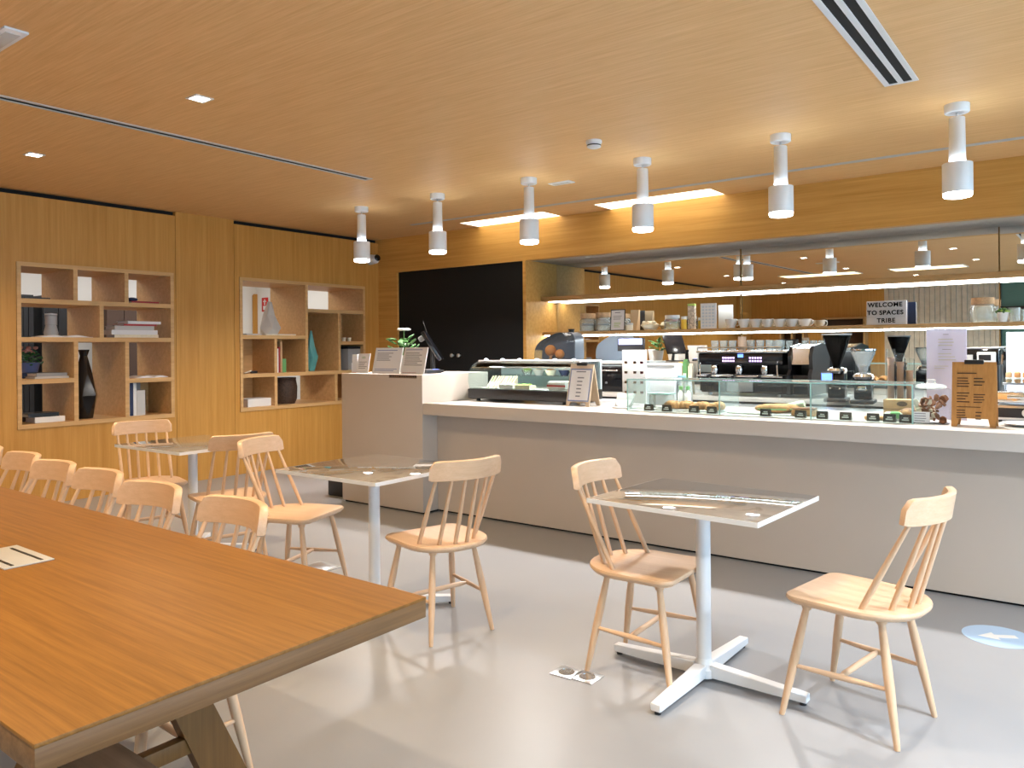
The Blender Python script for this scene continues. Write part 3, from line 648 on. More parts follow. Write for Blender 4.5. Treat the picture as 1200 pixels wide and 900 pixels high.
# ------------------------------------------------------------------ marble tables
def make_table(label, x, y, rz, wx, wy, brz, group='square marble pedestal tables'):
    t = thing('pedestal_table', label, 'table', (x, y, 0), rz, group)
    MB().box(-wx/2+.002, wx/2-.002, -wy/2+.002, wy/2-.002, .733, .750, .001).build('tabletop', 'marble', t)
    c = MB(); c.box(-wx/2, wx/2, -wy/2, -wy/2+.002, .731, .7495); c.box(-wx/2, wx/2, wy/2-.002, wy/2, .731, .7495); c.box(-wx/2, -wx/2+.002, -wy/2+.002, wy/2-.002, .731, .7495); c.box(wx/2-.002, wx/2, -wy/2+.002, wy/2-.002, .731, .7495); c.build('edge_band', 'wmetal', t, smooth=0)
    c = MB(); c.lathe([(.030, .06), (.030, .72)], 24); c.lathe([(.05, .012), (.05, .045), (.036, .06), (.031, .085)], 24, cap=True)
    c.build('column', 'wmetal', t)
    MB().box(-.16, .16, -.16, .16, .718, .731, .003).build('top_plate', 'wmetal', t)
    for k in range(4):
        a = brz+k*PI/2; m_ = Matrix.Rotation(a, 4, 'Z')
        c = MB(); L0, L1, w0, w1 = .035, .425, .026, .021
        v = [c.bm.verts.new(m_ @ Vector(q)) for q in ((L0, -w0, .014), (L1, -w1, .014), (L1, w1, .014), (L0, w0, .014), (L0, -w0, .066), (L1, -w1, .044), (L1, w1, .044), (L0, w0, .066))]
        for f in ((3, 2, 1, 0), (4, 5, 6, 7), (0, 1, 5, 4), (1, 2, 6, 5), (2, 3, 7, 6), (3, 0, 4, 7)): c.bm.faces.new([v[j] for j in f])
        bmesh.ops.bevel(c.bm, geom=c.bm.edges[:], offset=.003, segments=1, affect='EDGES')
        o = c.build('base_arm', 'wmetal', t)
        MB().lathe([(0, 0), (.013, 0), (.013, .014), (0, .014)], 12, m_ @ Matrix.Translation((.405, 0, 0))).build('glide', 'black', o)
    return t
make_table('white marble pedestal table standing alone at front right, glossy top reflecting the shelf', -1.318, 3.037, -.054, .736, .629, .03)
make_table('marble pedestal table in the middle, behind the corner of the big wooden table', -3.081, 2.827, .017, .745, .69, PI/4)
make_table('marble pedestal table farthest left in front of the oak wall', -4.903, 2.858, .027, .78, .66, PI/4)
# ------------------------------------------------------------------ communal table and bench
TX1, TX0, TY0, TY1 = -1.362, -5.1, .518, 1.424
t = thing('communal_table', 'long oiled oak communal table filling the lower left', 'table', (-3.2, .97, 0))
MB().box(TX0+3.2, TX1+3.2, TY0-.97, TY1-.97, .742, .75, .0015).build('tabletop', 'table', t)
MB().box(TX0+3.2+.001, TX1+3.2-.001, TY0-.97+.001, TY1-.97-.001, .698, .742, .001).build('edge_band', 'tedge', t)
for sx in (-1, 1):
    x0 = 1.165 if sx > 0 else -1.6
    for s_ in (-1, 1):
        c = MB(); c.prism([(s_*.001, .698), (s_*.102, .698), (s_*.424, 0), (s_*.298, 0)], x0, x0+.045, Matrix(((0, 0, 1, 0), (1, 0, 0, 0), (0, 1, 0, 0), (0, 0, 0, 1))))
        c.build('leg', 'tleg', t, smooth=0)
    MB().box(x0+.006, x0+.039, -.20, .20, .27, .315, .002).build('cross_rail', 'tleg', t)
    MB().box(x0-.03, x0+.075, -.38, .38, .66, .698, .002).build('bearer', 'tleg', t)
p = onz(8, 654, .75)
t = thing('power_socket_box', 'silver flap power box with two black slots let into the big table', 'power outlet', (-2.66, .95, .75))
MB().box(-.135, .145, -.068, .068, 0, .004, .0015).build('plate', mat('brushed_alu', (.50, .50, .50), .45, metal=.3), t)
MB().box(-.10, .13, .034, .043, .004, .0048).build('slot', 'black', t); MB().box(-.10, .13, -.045, -.036, .004, .0048).build('slot', 'black', t)
t = thing('bench', 'grey-brown wooden bench tucked under the near side of the big table', 'bench', (-1.4, .74, 0))
MB().box(-.53, .7, -.13, .155, .405, .445, .003).build('seat', 'bench', t)
for x in (-.40, .58):
    for y in (-.09, .11): MB().box(x-.025, x+.025, y-.02, y+.02, 0, .405, .002).build('leg', 'bench', t)
    MB().box(x-.02, x+.02, -.07, .09, .30, .34).build('rail', 'bench', t)
# ------------------------------------------------------------------ floor details
for i, (px, py) in enumerate(((664, 788.5), (688, 794))):
    p = onz(px, py)
    t = thing('floor_socket', ['steel floor socket plate by the chair leg, the left of the pair', 'steel floor socket plate by the chair leg, the right of the pair'][i], 'floor socket', (p.x, p.y, 0), 0., 'pair of floor socket plates')
    MB().box(-.052, .052, -.052, .052, 0, .004, .0012).build('plate', 'steel', t); MB().lathe([(.034, .004), (.034, .0052), (.03, .0052), (.03, .0045), (0, .0045)], 28).build('lid', 'chrome', t)
p = onz(372, 666)
t = thing('floor_box', 'flat grey floor box cover under the middle left chair', 'floor socket', (p.x, p.y, 0)); MB().box(-.11, .11, -.11, .11, 0, .005, .0015).build('plate', 'grey', t); MB().box(-.085, .085, -.085, .085, .005, .0062, .0005).build('lid', 'steel', t)
p = onz(1170, 746)
t = thing('floor_sticker', 'round pale blue arrow sticker on the floor at the right edge', 'sticker', (p.x, p.y, 0)); MB().lathe([(0, 0.0005), (.15, .0005), (.15, .0012), (0, .0012)], 48).build('disc', 'sticker', t)
c = MB(); c.prism([(-.09, 0), (-.01, .05), (-.01, .02), (.08, .02), (.08, -.02), (-.01, -.02), (-.01, -.05)], .0013, .0018, Matrix.Rotation(.5, 4, 'Z')); c.build('arrow', 'white', t, smooth=0)
p = onz(390, 588)
t = thing('waste_bin', 'black rectangular bin beside the left face of the tall counter block', 'bin', (-5.66, 4.92, 0)); MB().box(-.15, .15, -.17, .17, 0, .22, .008).build('body', 'black', t); MB().box(-.155, .155, -.175, .175, .22, .245, .006).build('lid', 'blackg', t)
# ------------------------------------------------------------------ things on the tall block
BT_Z = 1.158
def bars(q, x0, x1, z0, z1, n, y0, y1, jit=True, hh=None):
    """n printed text lines between z1 (top) and z0"""
    for i in range(n):
        z = z1-(i+.5)*(z1-z0)/n; h_ = hh or (z1-z0)/n*.32
        e = x1-(random.uniform(0, .35)*(x1-x0) if jit else 0)
        q.box(x0, e, y0, y1, z-h_/2, z+h_/2)
def leaning(name, label, cat, x, y, z, w_, h, tilt, rz, border, sheet, prints, frame=.006, group=None):
    """a framed sheet leaning back by tilt; local +z runs up the sheet, front faces -y"""
    t = thing(name, label, cat, (x, y, z), rz, group)
    R = Matrix.Rotation(-tilt, 4, 'X')
    MB().box(-w_/2, w_/2, 0, .006, 0, h, .001, R).build('backing', border, t)
    MB().box(-w_/2+frame, w_/2-frame, -.0012, -.0002, frame, h-frame, 0, R).build('sheet', sheet, t, smooth=0)
    for m, (fx0, fx1, fz0, fz1, n) in prints:
        q = MB(); bars(q, -w_/2+fx0*w_, -w_/2+fx1*w_, fz0*h, fz1*h, n, -.0022, -.0013)
        for v in q.bm.verts: v.co = R @ v.co
        q.build('print', m, t, smooth=0)
    c = MB(); c.prism([(.004, 0), (.004+h*.45*math.sin(tilt)+.05, 0), (.004+h*.45*math.sin(tilt), h*.45*math.cos(tilt))], -.012, .012, Matrix(((0, 0, 1, 0), (1, 0, 0, 0), (0, 1, 0, 0), (0, 0, 0, 1))))
    c.build('prop', border, t, smooth=0); return t
def xz(px, py, y): p = ony(px, py, y); return p.x, p.z
acr = mat('white_acrylic', (.78, .81, .86), .25)
xa1, xb1 = xa(443, 4.80, 436), xa(472, 4.80, 436); hs = .235
leaning('sign_holder', 'white framed price sheet on the tall block with a row of blue figures', 'sign', (xa1+xb1)/2, 4.74, BT_Z, xb1-xa1, hs, .26, .10, 'white', 'paper', [('blueprint', (.08, .92, .86, .93, 1)), ('print', (.1, .75, .48, .82, 5)), ('blueprint', (.08, .9, .08, .2, 2))], group=None)
xa1, xb1 = xa(474, 4.80, 436), xa(503, 4.80, 436)
leaning('sign_holder', 'white framed text sheet on the right end of the tall block beside the card terminal', 'sign', (xa1+xb1)/2, 4.74, BT_Z, xb1-xa1, hs, .24, -.06, 'white', 'paper', [('blueprint', (.08, .92, .88, .94, 1)), ('print', (.1, .9, .3, .82, 7)), ('red', (.08, .92, .04, .07, 1))])
x = xa(429, 4.85, 436)
leaning('card_holder', 'white card with a green mark in a holder on the tall block', 'card', x, 4.80, BT_Z, .15, .18, .2, .05, 'white', 'paper', [('green', (.35, .65, .72, .86, 2)), ('print', (.15, .85, .2, .6, 5))])
x = xa(417, 4.85, 436)
t = thing('leaflet_stack', 'stack of white leaflets standing at the left end of the tall block', 'leaflets', (x, 4.90, BT_Z), .2)
MB().box(-.035, -.030, -.08, .08, 0, .09, 0).build('holder', acr, t); MB().box(-.03, .03, -.075, .075, .004, .17).build('sheets', 'paper', t); MB().box(-.035, .035, -.08, .08, 0, .004).build('tray', 'red', t)
# plant behind the signs
p = ony(472, 392, 5.10)
t = thing('potted_flower', 'small plant with a white flower behind the framed sheets on the tall block', 'plant', (p.x, 5.10, BT_Z)); t.scale = (1.7, 1.7, 1.65)
MB().lathe([(0, 0), (.035, 0), (.048, .09), (.051, .095), (.044, .095), (.042, .08), (0, .08)], 18).build('pot', 'white', t)
lf = MB()
for i in range(22):
    a = random.uniform(0, 2*PI); r = random.uniform(.01, .075); z = random.uniform(.10, .21)
    lf.ball((r*math.cos(a), r*math.sin(a), z), .03, (1, .5, .22), 1, Matrix.Rotation(a, 4, 'Z') @ Matrix.Rotation(random.uniform(-.9, .3), 4, 'Y'))
lf.build('foliage', 'leaf', t)
st = MB(); st.tube([(0, 0, .08), (.008, 0, .16), (.02, -.01, .235)], .003, 6); st.build('stem', 'leaf', t)
fl = MB()
for k in range(6): fl.ball((.02+.022*math.cos(k*PI/3), -.01+.022*math.sin(k*PI/3), .24), .018, (1, 1, .45), 1)
fl.build('blossom', 'white', t)
# point of sale screen on its stand and card terminal
p = ony(507, 432, 5.18)
t = thing('sales_screen', 'black tilted point of sale screen on a stand behind the framed sheets', 'screen', (p.x, 5.18, BT_Z), .66)
MB().box(-.10, .10, -.09, .09, 0, .018, .005).build('base', 'black', t)
MB().rod((0, .03, .018), (0, .0, .22), [(0, .022), (1, .018)], 14).build('pole', 'black', t)
R = Matrix.Translation((0, 0, .24)) @ Matrix.Rotation(math.radians(-32), 4, 'Y')
MB().box(-.016, .016, -.15, .15, -.15, .15, .006, R).build('screen', 'blackg', t)
MB().box(-.019, -.0165, -.13, .13, -.125, .125, 0, R).build('display', 'black', t)
MB().box(-.075, -.020, -.03, .03, .085, .135, .012, R).build('card_reader', 'grey', t)
MB().rod((-.05, 0, .36), (-.085, 0, .47), [(0, .004), (1, .002)], 6).build('aerial', 'black', t)
p = ony(514, 434, 5.0)
t = thing('card_terminal', 'dark card terminal with a blue lit face at the right end of the tall block', 'card terminal', (p.x-.03, 4.95, BT_Z), -.3)
MB().box(-.035, .035, -.075, .075, 0, .035, .008).build('body', 'black', t); MB().box(-.026, .026, .0, .055, .0352, .0365).build('display', 'scrblue', t)
q = MB()
for i in range(3):
    for j in range(4): q.box(-.024+i*.018, -.012+i*.018, -.065+j*.015, -.055+j*.015, .0352, .038)
q.build('keys', 'lgrey', t, smooth=0)
# ------------------------------------------------------------------ counter display
SZ = .923
# refrigerated case with curved front glass
fx0, fx1, fy0, fy1 = -4.33, -3.285, 5.06, 5.56
t = thing('display_fridge', 'countertop refrigerated glass display case with lit sandwiches inside', 'display case', ((fx0+fx1)/2, fy0, SZ)); hw = (fx1-fx0)/2
YZX = Matrix(((0, 0, 1, 0), (1, 0, 0, 0), (0, 1, 0, 0), (0, 0, 0, 1)))
MB().box(-hw, hw, 0, fy1-fy0, .022, .105, .006).build('base', 'black', t)
for sx in (-1, 1):
    for sy in (.05, .42): MB().lathe([(0, 0), (.02, 0), (.016, .022), (0, .022)], 12, Matrix.Translation((sx*(hw-.08), sy, 0))).build('foot', 'black', t)
prof = [(.012, .105), (-.004, .17), (.004, .235), (.035, .285), (.085, .318), (.15, .335)]
gl = MB(); gl.prism(prof + [(y+.004, z-.003) for y, z in prof[::-1]], -hw+.012, hw-.012, YZX); gl.build('front_glass', 'glass', t)
for s_ in (-1, 1):
    x_ = s_*(hw-.008); gl = MB(); gl.prism([(.02, .105)]+prof[1:]+[(.48, .335), (.48, .105)], x_-.003, x_+.003, YZX); gl.build('side_glass', 'glassg', t)
MB().box(-hw, hw, .15, .49, .334, .342, .001).build('roof', acr, t); c = MB(); c.box(-hw, hw, .146, .170, .328, .348, .003); c.box(-hw, hw, .466, .494, .328, .348, .003); c.build('roof_rail', 'wmetal', t)
MB().box(-hw, hw, .47, .49, .105, .33).build('rear_door', mat('case_back', (.62, .76, .80), .3), t)  # pale cyan puts the cool light inside the case into the colour
MB().box(-hw+.13, hw-.02, .10, .118, .292, .306).build('light_strip', mat('case_strip', (1, 1, 1), .5, emit=(1, .95, .82), es=14), t)
for i in range(6): MB().lathe([(0, 0), (.016, 0), (.012, .012), (0, .013)], 12, Matrix.Translation((-hw+.07+i*(2*hw-.14)/5, .17, .348))).build('roof_dot', 'dotcool', t)  # row of small glowing dots on the front roof rail
MB().box(-hw+.015, hw-.015, .03, .46, .105, .112).build('deck', 'white', t)
gs = MB(); gs.box(-hw+.02, hw-.02, .20, .46, .215, .219); gs.build('glass_shelf', 'glassg', t)
cx, cz = (fx0+fx1)/2, SZ+.1125
def wedge(label, x, y, z, l, d, h, m, fill, group):
    """a triangular sandwich half standing on its cut edge"""
    t = thing('sandwich', label, 'sandwich', (x, y, z), random.uniform(-.15, .15), group)
    MB().prism([(-l/2, 0), (l/2, 0), (l/2, h)], -d/2, -d*.12, Matrix(((1, 0, 0, 0), (0, 0, 1, 0), (0, 1, 0, 0), (0, 0, 0, 1)))).build('bread_slice', m, t)
    MB().prism([(-l/2+.004, 0), (l/2-.003, 0), (l/2-.003, h-.005)], -d*.12, d*.12, Matrix(((1, 0, 0, 0), (0, 0, 1, 0), (0, 1, 0, 0), (0, 0, 0, 1)))).build('filling', fill, t)
    MB().prism([(-l/2, 0), (l/2, 0), (l/2, h)], d*.12, d/2, Matrix(((1, 0, 0, 0), (0, 0, 1, 0), (0, 1, 0, 0), (0, 0, 0, 1)))).build('bread_slice', m, t)
    return t
pl = ['first', 'second', 'third', 'fourth', 'fifth', 'sixth', 'seventh', 'eighth', 'ninth', 'tenth', 'eleventh', 'twelfth']
for i in range(5):
    wedge('pale sandwich standing in the glass case, %s from the left' % pl[i], fx0+.16+i*.055, 5.19+.0*i, cz, .10, .045, .10, 'cream', ['green', 'orange', 'red', 'green', 'orange'][i], 'sandwiches in the glass case').rotation_euler.z = PI/2+random.uniform(-.1, .1)
def tray(label, x, y, z, w_, d, h, m, mf):
    t = thing('food_tray', label, 'food tray', (x, y, z))
    c = MB(); c.box(-w_/2, w_/2, -d/2, d/2, 0, .006); c.box(-w_/2, w_/2, -d/2, -d/2+.006, .006, h*.6); c.box(-w_/2, w_/2, d/2-.006, d/2, .006, h*.6); c.box(-w_/2, -w_/2+.006, -d/2+.006, d/2-.006, .006, h*.6); c.box(w_/2-.006, w_/2, -d/2+.006, d/2-.006, .006, h*.6); c.build('tray', m, t)
    f = MB(); n = 14
    for i in range(n): f.ball((random.uniform(-w_/2+.02, w_/2-.02), random.uniform(-d/2+.02, d/2-.02), h*.45), .026, (1.2, .9, .8), 1, jit=.15)
    f.build('food', mf, t); return t
tray('white tray of pale salad at the front of the glass case', fx0+.38, 5.15, cz, .14, .09, .05, 'white', 'cream')
tray('yellow labelled tray at the front middle of the glass case', fx0+.55, 5.15, cz, .15, .09, .05, 'cream', 'leafl')
t = thing('cake_box', 'rounded white cake box near the right end of the glass case', 'box', (fx1-.17, 5.17, cz)); MB().box(-.09, .09, -.05, .05, 0, .07, .018).build('body', 'white', t); MB().box(-.088, .088, -.0515, -.0495, .025, .04).build('label_band', 'red', t)
for i, (dx, m, m2) in enumerate(((.42, 'green', 'leafl'), (.54, 'lgrey', 'cream'), (.66, 'cream', 'bread'), (.80, 'navy', 'lgrey'), (.90, 'red', 'orange'))):
    t = thing('salad_bowl', '%s bowl on the upper glass shelf of the display case' % ['green salad', 'pale grey', 'cream pastry', 'dark blue', 'red and orange fruit'][i], 'bowl', (fx0+dx, 5.36, SZ+.2195))
    MB().lathe([(0, 0), (.03, 0), (.05, .04), (.052, .045), (.046, .045), (.03, .01), (0, .008)], 18).build('bowl', 'jar' if i in (0, 4) else m, t)
    f = MB()
    for k in range(7): f.ball((.02*math.cos(k), .02*math.sin(k), .04), .02, (1, 1, .8), 1, jit=.2)
    f.build('food', m2, t)
# A-frame menu boards
def a_frame(label, px0, px1, pyt, y, board, sheetm, pm, clip, lip, lines, splay=.12, legh=.03):
    x0, x1 = xa(px0, y, 478), xa(px1, y, 478); w_ = x1-x0; h = za((px0+px1)/2, pyt, y)-SZ
    t = thing('menu_board', label, 'menu board', ((x0+x1)/2, y, SZ), 0)
    tl = math.atan2(splay*.5, h)
    for s_, nm in ((1, 'front_board'), (-1, 'rear_board')):
        R = Matrix.Translation((0, splay*.5 if s_ > 0 else splay*.5+.012, 0)) @ Matrix.Translation((0, 0, 0))
        c = MB(); pts = [(-w_/2, 0), (-w_/2+.028, 0), (-w_/2+.036, legh), (w_/2-.036, legh), (w_/2-.028, 0), (w_/2, 0), (w_/2, h), (-w_/2, h)]
        top_in = Matrix(((1, 0, 0, 0), (0, 0, 1, 0), (0, 1, 0, 0), (0, 0, 0, 1)))
        sh = Matrix.Identity(4); sh[1][2] = s_*(splay*.5)/h
        off = 0 if s_ > 0 else splay
        c.prism(pts, 0, .009, Matrix.Translation((0, off, 0)) @ sh @ top_in); c.build(nm, board, t, smooth=0)
        if s_ > 0:
            F = Matrix.Translation((0, off, 0)) @ sh
            if lip: MB().box(-w_/2+.010, w_/2-.010, -.0024, -.0006, legh+.008, h-.035, 0, F).build('border', lip, t, smooth=0)
            if sheetm: MB().box(-w_/2+.018, w_/2-.018, -.0036, -.0026, legh+.018, h-.045, 0, F).build('sheet', sheetm, t, smooth=0)
            for (fx0_, fx1_, fz0, fz1, n) in lines:
                q = MB(); bars(q, -w_/2+fx0_*w_, -w_/2+fx1_*w_, fz0*h, fz1*h, n, -.0048, -.0037)
                for v in q.bm.verts: v.co = F @ v.co
                q.build('print', pm, t, smooth=0)
    MB().box(-w_*.22, w_*.22, splay*.5-.012, splay*.5+.02, h-.012, h+.012, .004).build('clip', clip, t)
    return t
a_frame('small white A-frame menu with a blue border standing by the glass display case', 663, 690, 427, 5.0, mat('pale_board', (.62, .50, .36), .6), 'paper', 'print', 'black', mat('blue_border', (.18, .25, .45), .5), [(.3, .75, .78, .86, 1), (.38, .66, .2, .72, 6)], .16)
a_frame('wooden A-frame menu board standing at the right end of the counter', 1114.5, 1167, 424.5, 4.88, 'boardw', None, 'brown', 'black', None, [(.12, .78, .80, .85, 1), (.12, .42, .60, .77, 4), (.5, .75, .62, .77, 3), (.12, .42, .36, .54, 4), (.5, .76, .36, .52, 4), (.12, .66, .29, .32, 1), (.12, .40, .12, .27, 4), (.55, .70, .10, .25, 3)], .12, .045)
# white tablet stand
p = ony(729, 478, 5.0)
t = thing('tablet_stand', 'white tilted leaflet stand on the counter below the tall price list', 'stand', (p.x, 5.0, SZ), -.1)
R = Matrix.Rotation(-.45, 4, 'X')
MB().box(-.075, .075, 0, .012, 0, .125, .003, R).build('backrest', 'lgrey', t); MB().box(-.07, .07, -.03, .09, 0, .012, .003).build('base', 'white', t)
c = MB(); pts = [(.07*math.cos(a), .062+.055*math.sin(a)) for a in [PI+i*PI/14 for i in range(15)]]
c.prism([(x, z) for x, z in pts]+[(.07, .07), (-.07, .07)], -.006, -.001, R @ Matrix(((1, 0, 0, 0), (0, 0, 1, 0), (0, 1, 0, 0), (0, 0, 0, 1)))); c.build('leaflet', 'paper', t, smooth=0)
# tall price list
p0, p1 = ony(729.5, 476, 5.35), ony(757, 476, 5.35); ht = za(743, 410, 5.35)-SZ
t = thing('price_list', 'tall white price list panel with rows of small coloured pictures', 'menu board', ((p0.x+p1.x)/2, 5.35, SZ)); w_ = p1.x-p0.x
MB().box(-w_/2, w_/2, 0, .02, 0, ht, .002).build('panel', 'paper', t); MB().box(-w_/2-.01, w_/2+.01, -.03, .06, 0, .012, .002).build('foot', 'white', t)
for c_i, cx_ in enumerate((-.40, -.02, .27)):
    for m in ('grey', 'red' if c_i == 2 else 'bread'):
        q = MB()
        for i in range(9):
            if (i % 2 == 0) == (m == 'print'): q.box(cx_*w_, cx_*w_+.026, -.0015, -.0003, ht*(.12+i*.09), ht*(.12+i*.09)+.018)
        q.build('picture', m, t, smooth=0)
# customer display with a blue screen
p0, p1 = ony(723.5, 400, 5.75), ony(754, 400, 5.75); zc = za(739, 401, 5.75)
t = thing('customer_display', 'dark screen with a glowing blue face above the tall price list', 'screen', ((p0.x+p1.x)/2, 5.75, .92)); w_ = p1.x-p0.x
MB().box(-w_/2, w_/2, 0, .03, zc-.92-.075, zc-.92+.035, .004).build('casing', 'black', t); MB().box(-w_/2+.012, w_/2-.012, -.0015, -.0002, zc-.92-.02, zc-.92+.030).build('display', 'scrlav', t, smooth=0)
MB().rod((0, .02, .012), (0, .02, zc-.92-.07), [(0, .018), (1, .015)], 12).build('pole', 'black', t); MB().box(-.08, .08, -.06, .08, 0.003, .015, .004).build('base', 'black', t)
# staff shelf under the counter slab rear edge that the display stands on
t = thing('staff_counter', 'low staff worktop behind the bar counter', 'counter', (-1.2, 5.80, 0)); MB().box(-3.2, 4.2, -.17, .14, .885, .92, .002).build('worktop', 'steel', t); MB().box(-3.2, 4.2, -.165, .10, .0, .885).build('body', 'lgrey', t)
# glass sneeze guard
gx0, gx1, gy = -2.685, -.845, 4.885
t = thing('glass_guard', 'long clear glass food guard standing on the counter over the pastries', 'display case', ((gx0+gx1)/2, gy, SZ)); hw = (gx1-gx0)/2; gh = .225
MB().box(-hw, hw, 0, .006, 0, gh).build('front_glass', 'glassg', t, smooth=0)
MB().box(-hw, hw, .006, .34, gh-.006, gh).build('top_glass', 'glassg', t, smooth=0)
e = MB(); e.box(-hw, hw, -.0035, -.0005, gh-.007, gh+.001); e.box(-hw, hw, .34, .3425, gh-.007, gh+.001); e.build('glass_edge', 'edgeglass', t, smooth=0)
for px in (735, 843, 950, 1070):
    x = xa(px, gy, 465)-(gx0+gx1)/2; x = max(-hw+.004, min(hw-.004, x))
    MB().box(x-.003, x+.003, .006, .34, 0, gh-.006).build('divider_glass', 'divider', t, smooth=0); MB().box(x-.004, x+.004, -.003, .0, 0, gh-.007).build('glass_edge', 'edgeglass', t, smooth=0)
# price tags
tags = [759.5, 780.5, 812.5, 833.5, 896.5, 937.5, 963, 990.5, 1022.5, 1042, 1061]
for i, px in enumerate(tags):
    x = xa(px, 4.94, 480)
    t = thing('price_tag', 'small black price tag under the glass guard, %s from the left' % pl[i], 'price tag', (x, 4.94, SZ), 0, 'price tags under the glass guard')
    c = MB(); c.prism([(0, 0), (.03, 0), (.014, .046), (.010, .046)], -.034, .034, YZX); c.build('card', 'blackg', t, smooth=0)
    q = MB(); q.box(-.020, .018, -.0012, -.0002, .012, .020, 0, Matrix.Translation((0, .0, 0)) @ Matrix.Rotation(-.21, 4, 'X')); q.box(-.012, .014, -.0012, -.0002, .024, .031, 0, Matrix.Rotation(-.21, 4, 'X')); q.build('print', 'white', t, smooth=0)
# pastries
def plate(label, px, y, w_, d, m='white'):
    x = xa(px, y, 478); t = thing('serving_tray', label, 'tray', (x, y, SZ)); MB().box(-w_/2, w_/2, -d/2, d/2, 0, .010, .004).build('board', m, t); return x
def croissant(label, x, y, z, rz, k=1.):
    t = thing('croissant', label, 'pastry', (x, y, z), rz, 'croissants under the glass guard'); c = MB(); n = 9
    for i in range(n):
        u = -1+2*i/(n-1); a = u*1.25; r = (.036-.022*u*u)*k
        c.ball((.075*k*math.sin(a), -.06*k*(math.cos(a)-.6), r*.86), r, (.75, 1.15, .86), 2, Matrix.Rotation(-a, 4, 'Z'))
    c.build('body', 'bread', t); return t
x = plate('white tray under the croissants at the left of the glass guard', 805, 5.09, .50, .17)
for i, px in enumerate((790, 803, 822, 838)):
    croissant('croissant in the left section of the glass guard, %s from the left' % pl[i], xa(px, 5.08, 474), 5.08+.02*(i % 2), SZ+.0105, .4*i)
x = plate('white tray under the baguettes in the middle of the glass guard', 893, 5.10, .42, .17)
for i, (px, rz, y) in enumerate(((905, .25, 5.07), (918, .1, 5.13))):
    t = thing('baguette', ['golden baguette sandwich at the front of the middle tray', 'golden baguette sandwich behind the other on the middle tray'][i], 'bread', (xa(px, y, 474), y, SZ+.0105), rz, 'baguettes under the glass guard')
    MB().ball((0, 0, .031), .11, (1, .33, .28), 3, jit=.015).build('crust', 'bread', t); MB().box(-.09, .09, -.039, -.030, .022, .030, .003).build('filling', 'green', t)
t = thing('loaf_cake', 'flat brown loaf cake right of the baguettes', 'cake', (xa(943, 5.09, 474), 5.09, SZ), .1); MB().box(-.075, .075, -.05, .05, 0, .045, .014).build('body', 'bread', t); MB().box(-.07, .07, -.045, .045, .045, .052, .003).build('glaze', 'choc', t)
t = thing('wrap_roll', 'pale wrapped roll leaning at the far end of the baguette tray', 'bread', (xa(930, 5.17, 470), 5.17, SZ+.02)); MB().rod((-.06, 0, .02), (.07, 0, .05), [(0, .018), (.1, .026), (.9, .026), (1, .018)], 14).build('body', mat('pale_green_wrap', (.55, .66, .5), .6), t)
t = thing('sandwich_pack', 'wrapped sandwich with a green and white pack under the right end of the glass guard', 'sandwich', (xa(1049, 5.06, 476), 5.06, SZ), .2); MB().box(-.06, .06, -.04, .04, 0, .05, .014).build('wrapper', 'white', t); MB().box(-.03, .03, -.0415, .0415, .008, .052, .01).build('label_band', 'green', t)
t = thing('seeded_roll', 'dark seeded bread roll beside the wrapped sandwich', 'bread', (xa(1065, 5.07, 475), 5.07, SZ)); MB().ball((0, 0, .038), .058, (1, .8, .66), 3, jit=.03).build('crust', 'bread', t); MB().ball((0, -.005, .05), .045, (1, .8, .62), 2, jit=.12).build('topping', 'choc', t)
t = thing('flat_bread', 'slice of flat bread lying near the kraft box under the glass guard', 'bread', (xa(1028, 5.04, 477), 5.04, SZ), .3); MB().box(-.07, .07, -.035, .035, 0, .022, .009).build('body', 'bread', t)
# cloche, bottles, storage boxes behind the guard
x = xa(777, 5.12, 474)
t = thing('glass_cloche', 'clear glass box of pastries at the left end of the glass guard', 'container', (x, 5.10, SZ)); MB().box(-.075, .075, -.06, .06, .0, .11, .012).build('box', 'jar', t); MB().box(-.08, .08, -.065, .065, .11, .12, .004).build('lid', 'edgeglass', t)
for i, px in enumerate((798, 806)):
    x = xa(px, 5.36, 465)
    t = thing('bottle', ['white bottle with a green top behind the croissants, the left one', 'white bottle with a green top behind the croissants, the right one'][i], 'bottle', (x, 5.36, SZ), 0, 'pair of white bottles'); MB().lathe([(0, 0), (.022, 0), (.024, .01), (.024, .10), (.012, .125), (.012, .135), (0, .135)], 16).build('body', 'white', t); MB().lathe([(.0125, .13), (.015, .13), (.015, .155), (0, .157)], 14).build('cap', 'green', t)
p0, p1 = ony(758, 440, 5.5), ony(793, 440, 5.5)
t = thing('storage_box', 'large white box behind the left end of the glass guard', 'box', ((p0.x+p1.x)/2, 5.5, SZ)); w_ = p1.x-p0.x
MB().box(-w_/2, w_/2, -.04, .10, 0, za(775, 426, 5.46)-SZ-.02, .004).build('body', acr, t); MB().box(-w_/2-.004, w_/2+.004, -.044, .104, za(775, 426, 5.46)-SZ-.02, za(775, 426, 5.46)-SZ, .003).build('lid', 'white', t)
for i, (px, m, hh) in enumerate(((799, acr, .21), (806, acr, .19))):
    t = thing('water_carafe', ['clear plastic carafe beside the white box behind the counter', 'shorter clear plastic carafe beside the white box behind the counter'][i], 'carafe', (xa(px, 5.52, 440), 5.52, SZ), 0); MB().lathe([(0, 0), (.035, 0), (.038, hh*.7), (.026, hh*.85), (.03, hh), (.027, hh), (.034, hh*.7), (.032, .006), (0, .006)], 18).build('body', 'jar', t); MB().lathe([(.0, hh), (.031, hh), (.031, hh+.018), (0, hh+.02)], 18).build('lid', mat('cyan_lid%d' % i, (.25, .5, .62), .4), t)
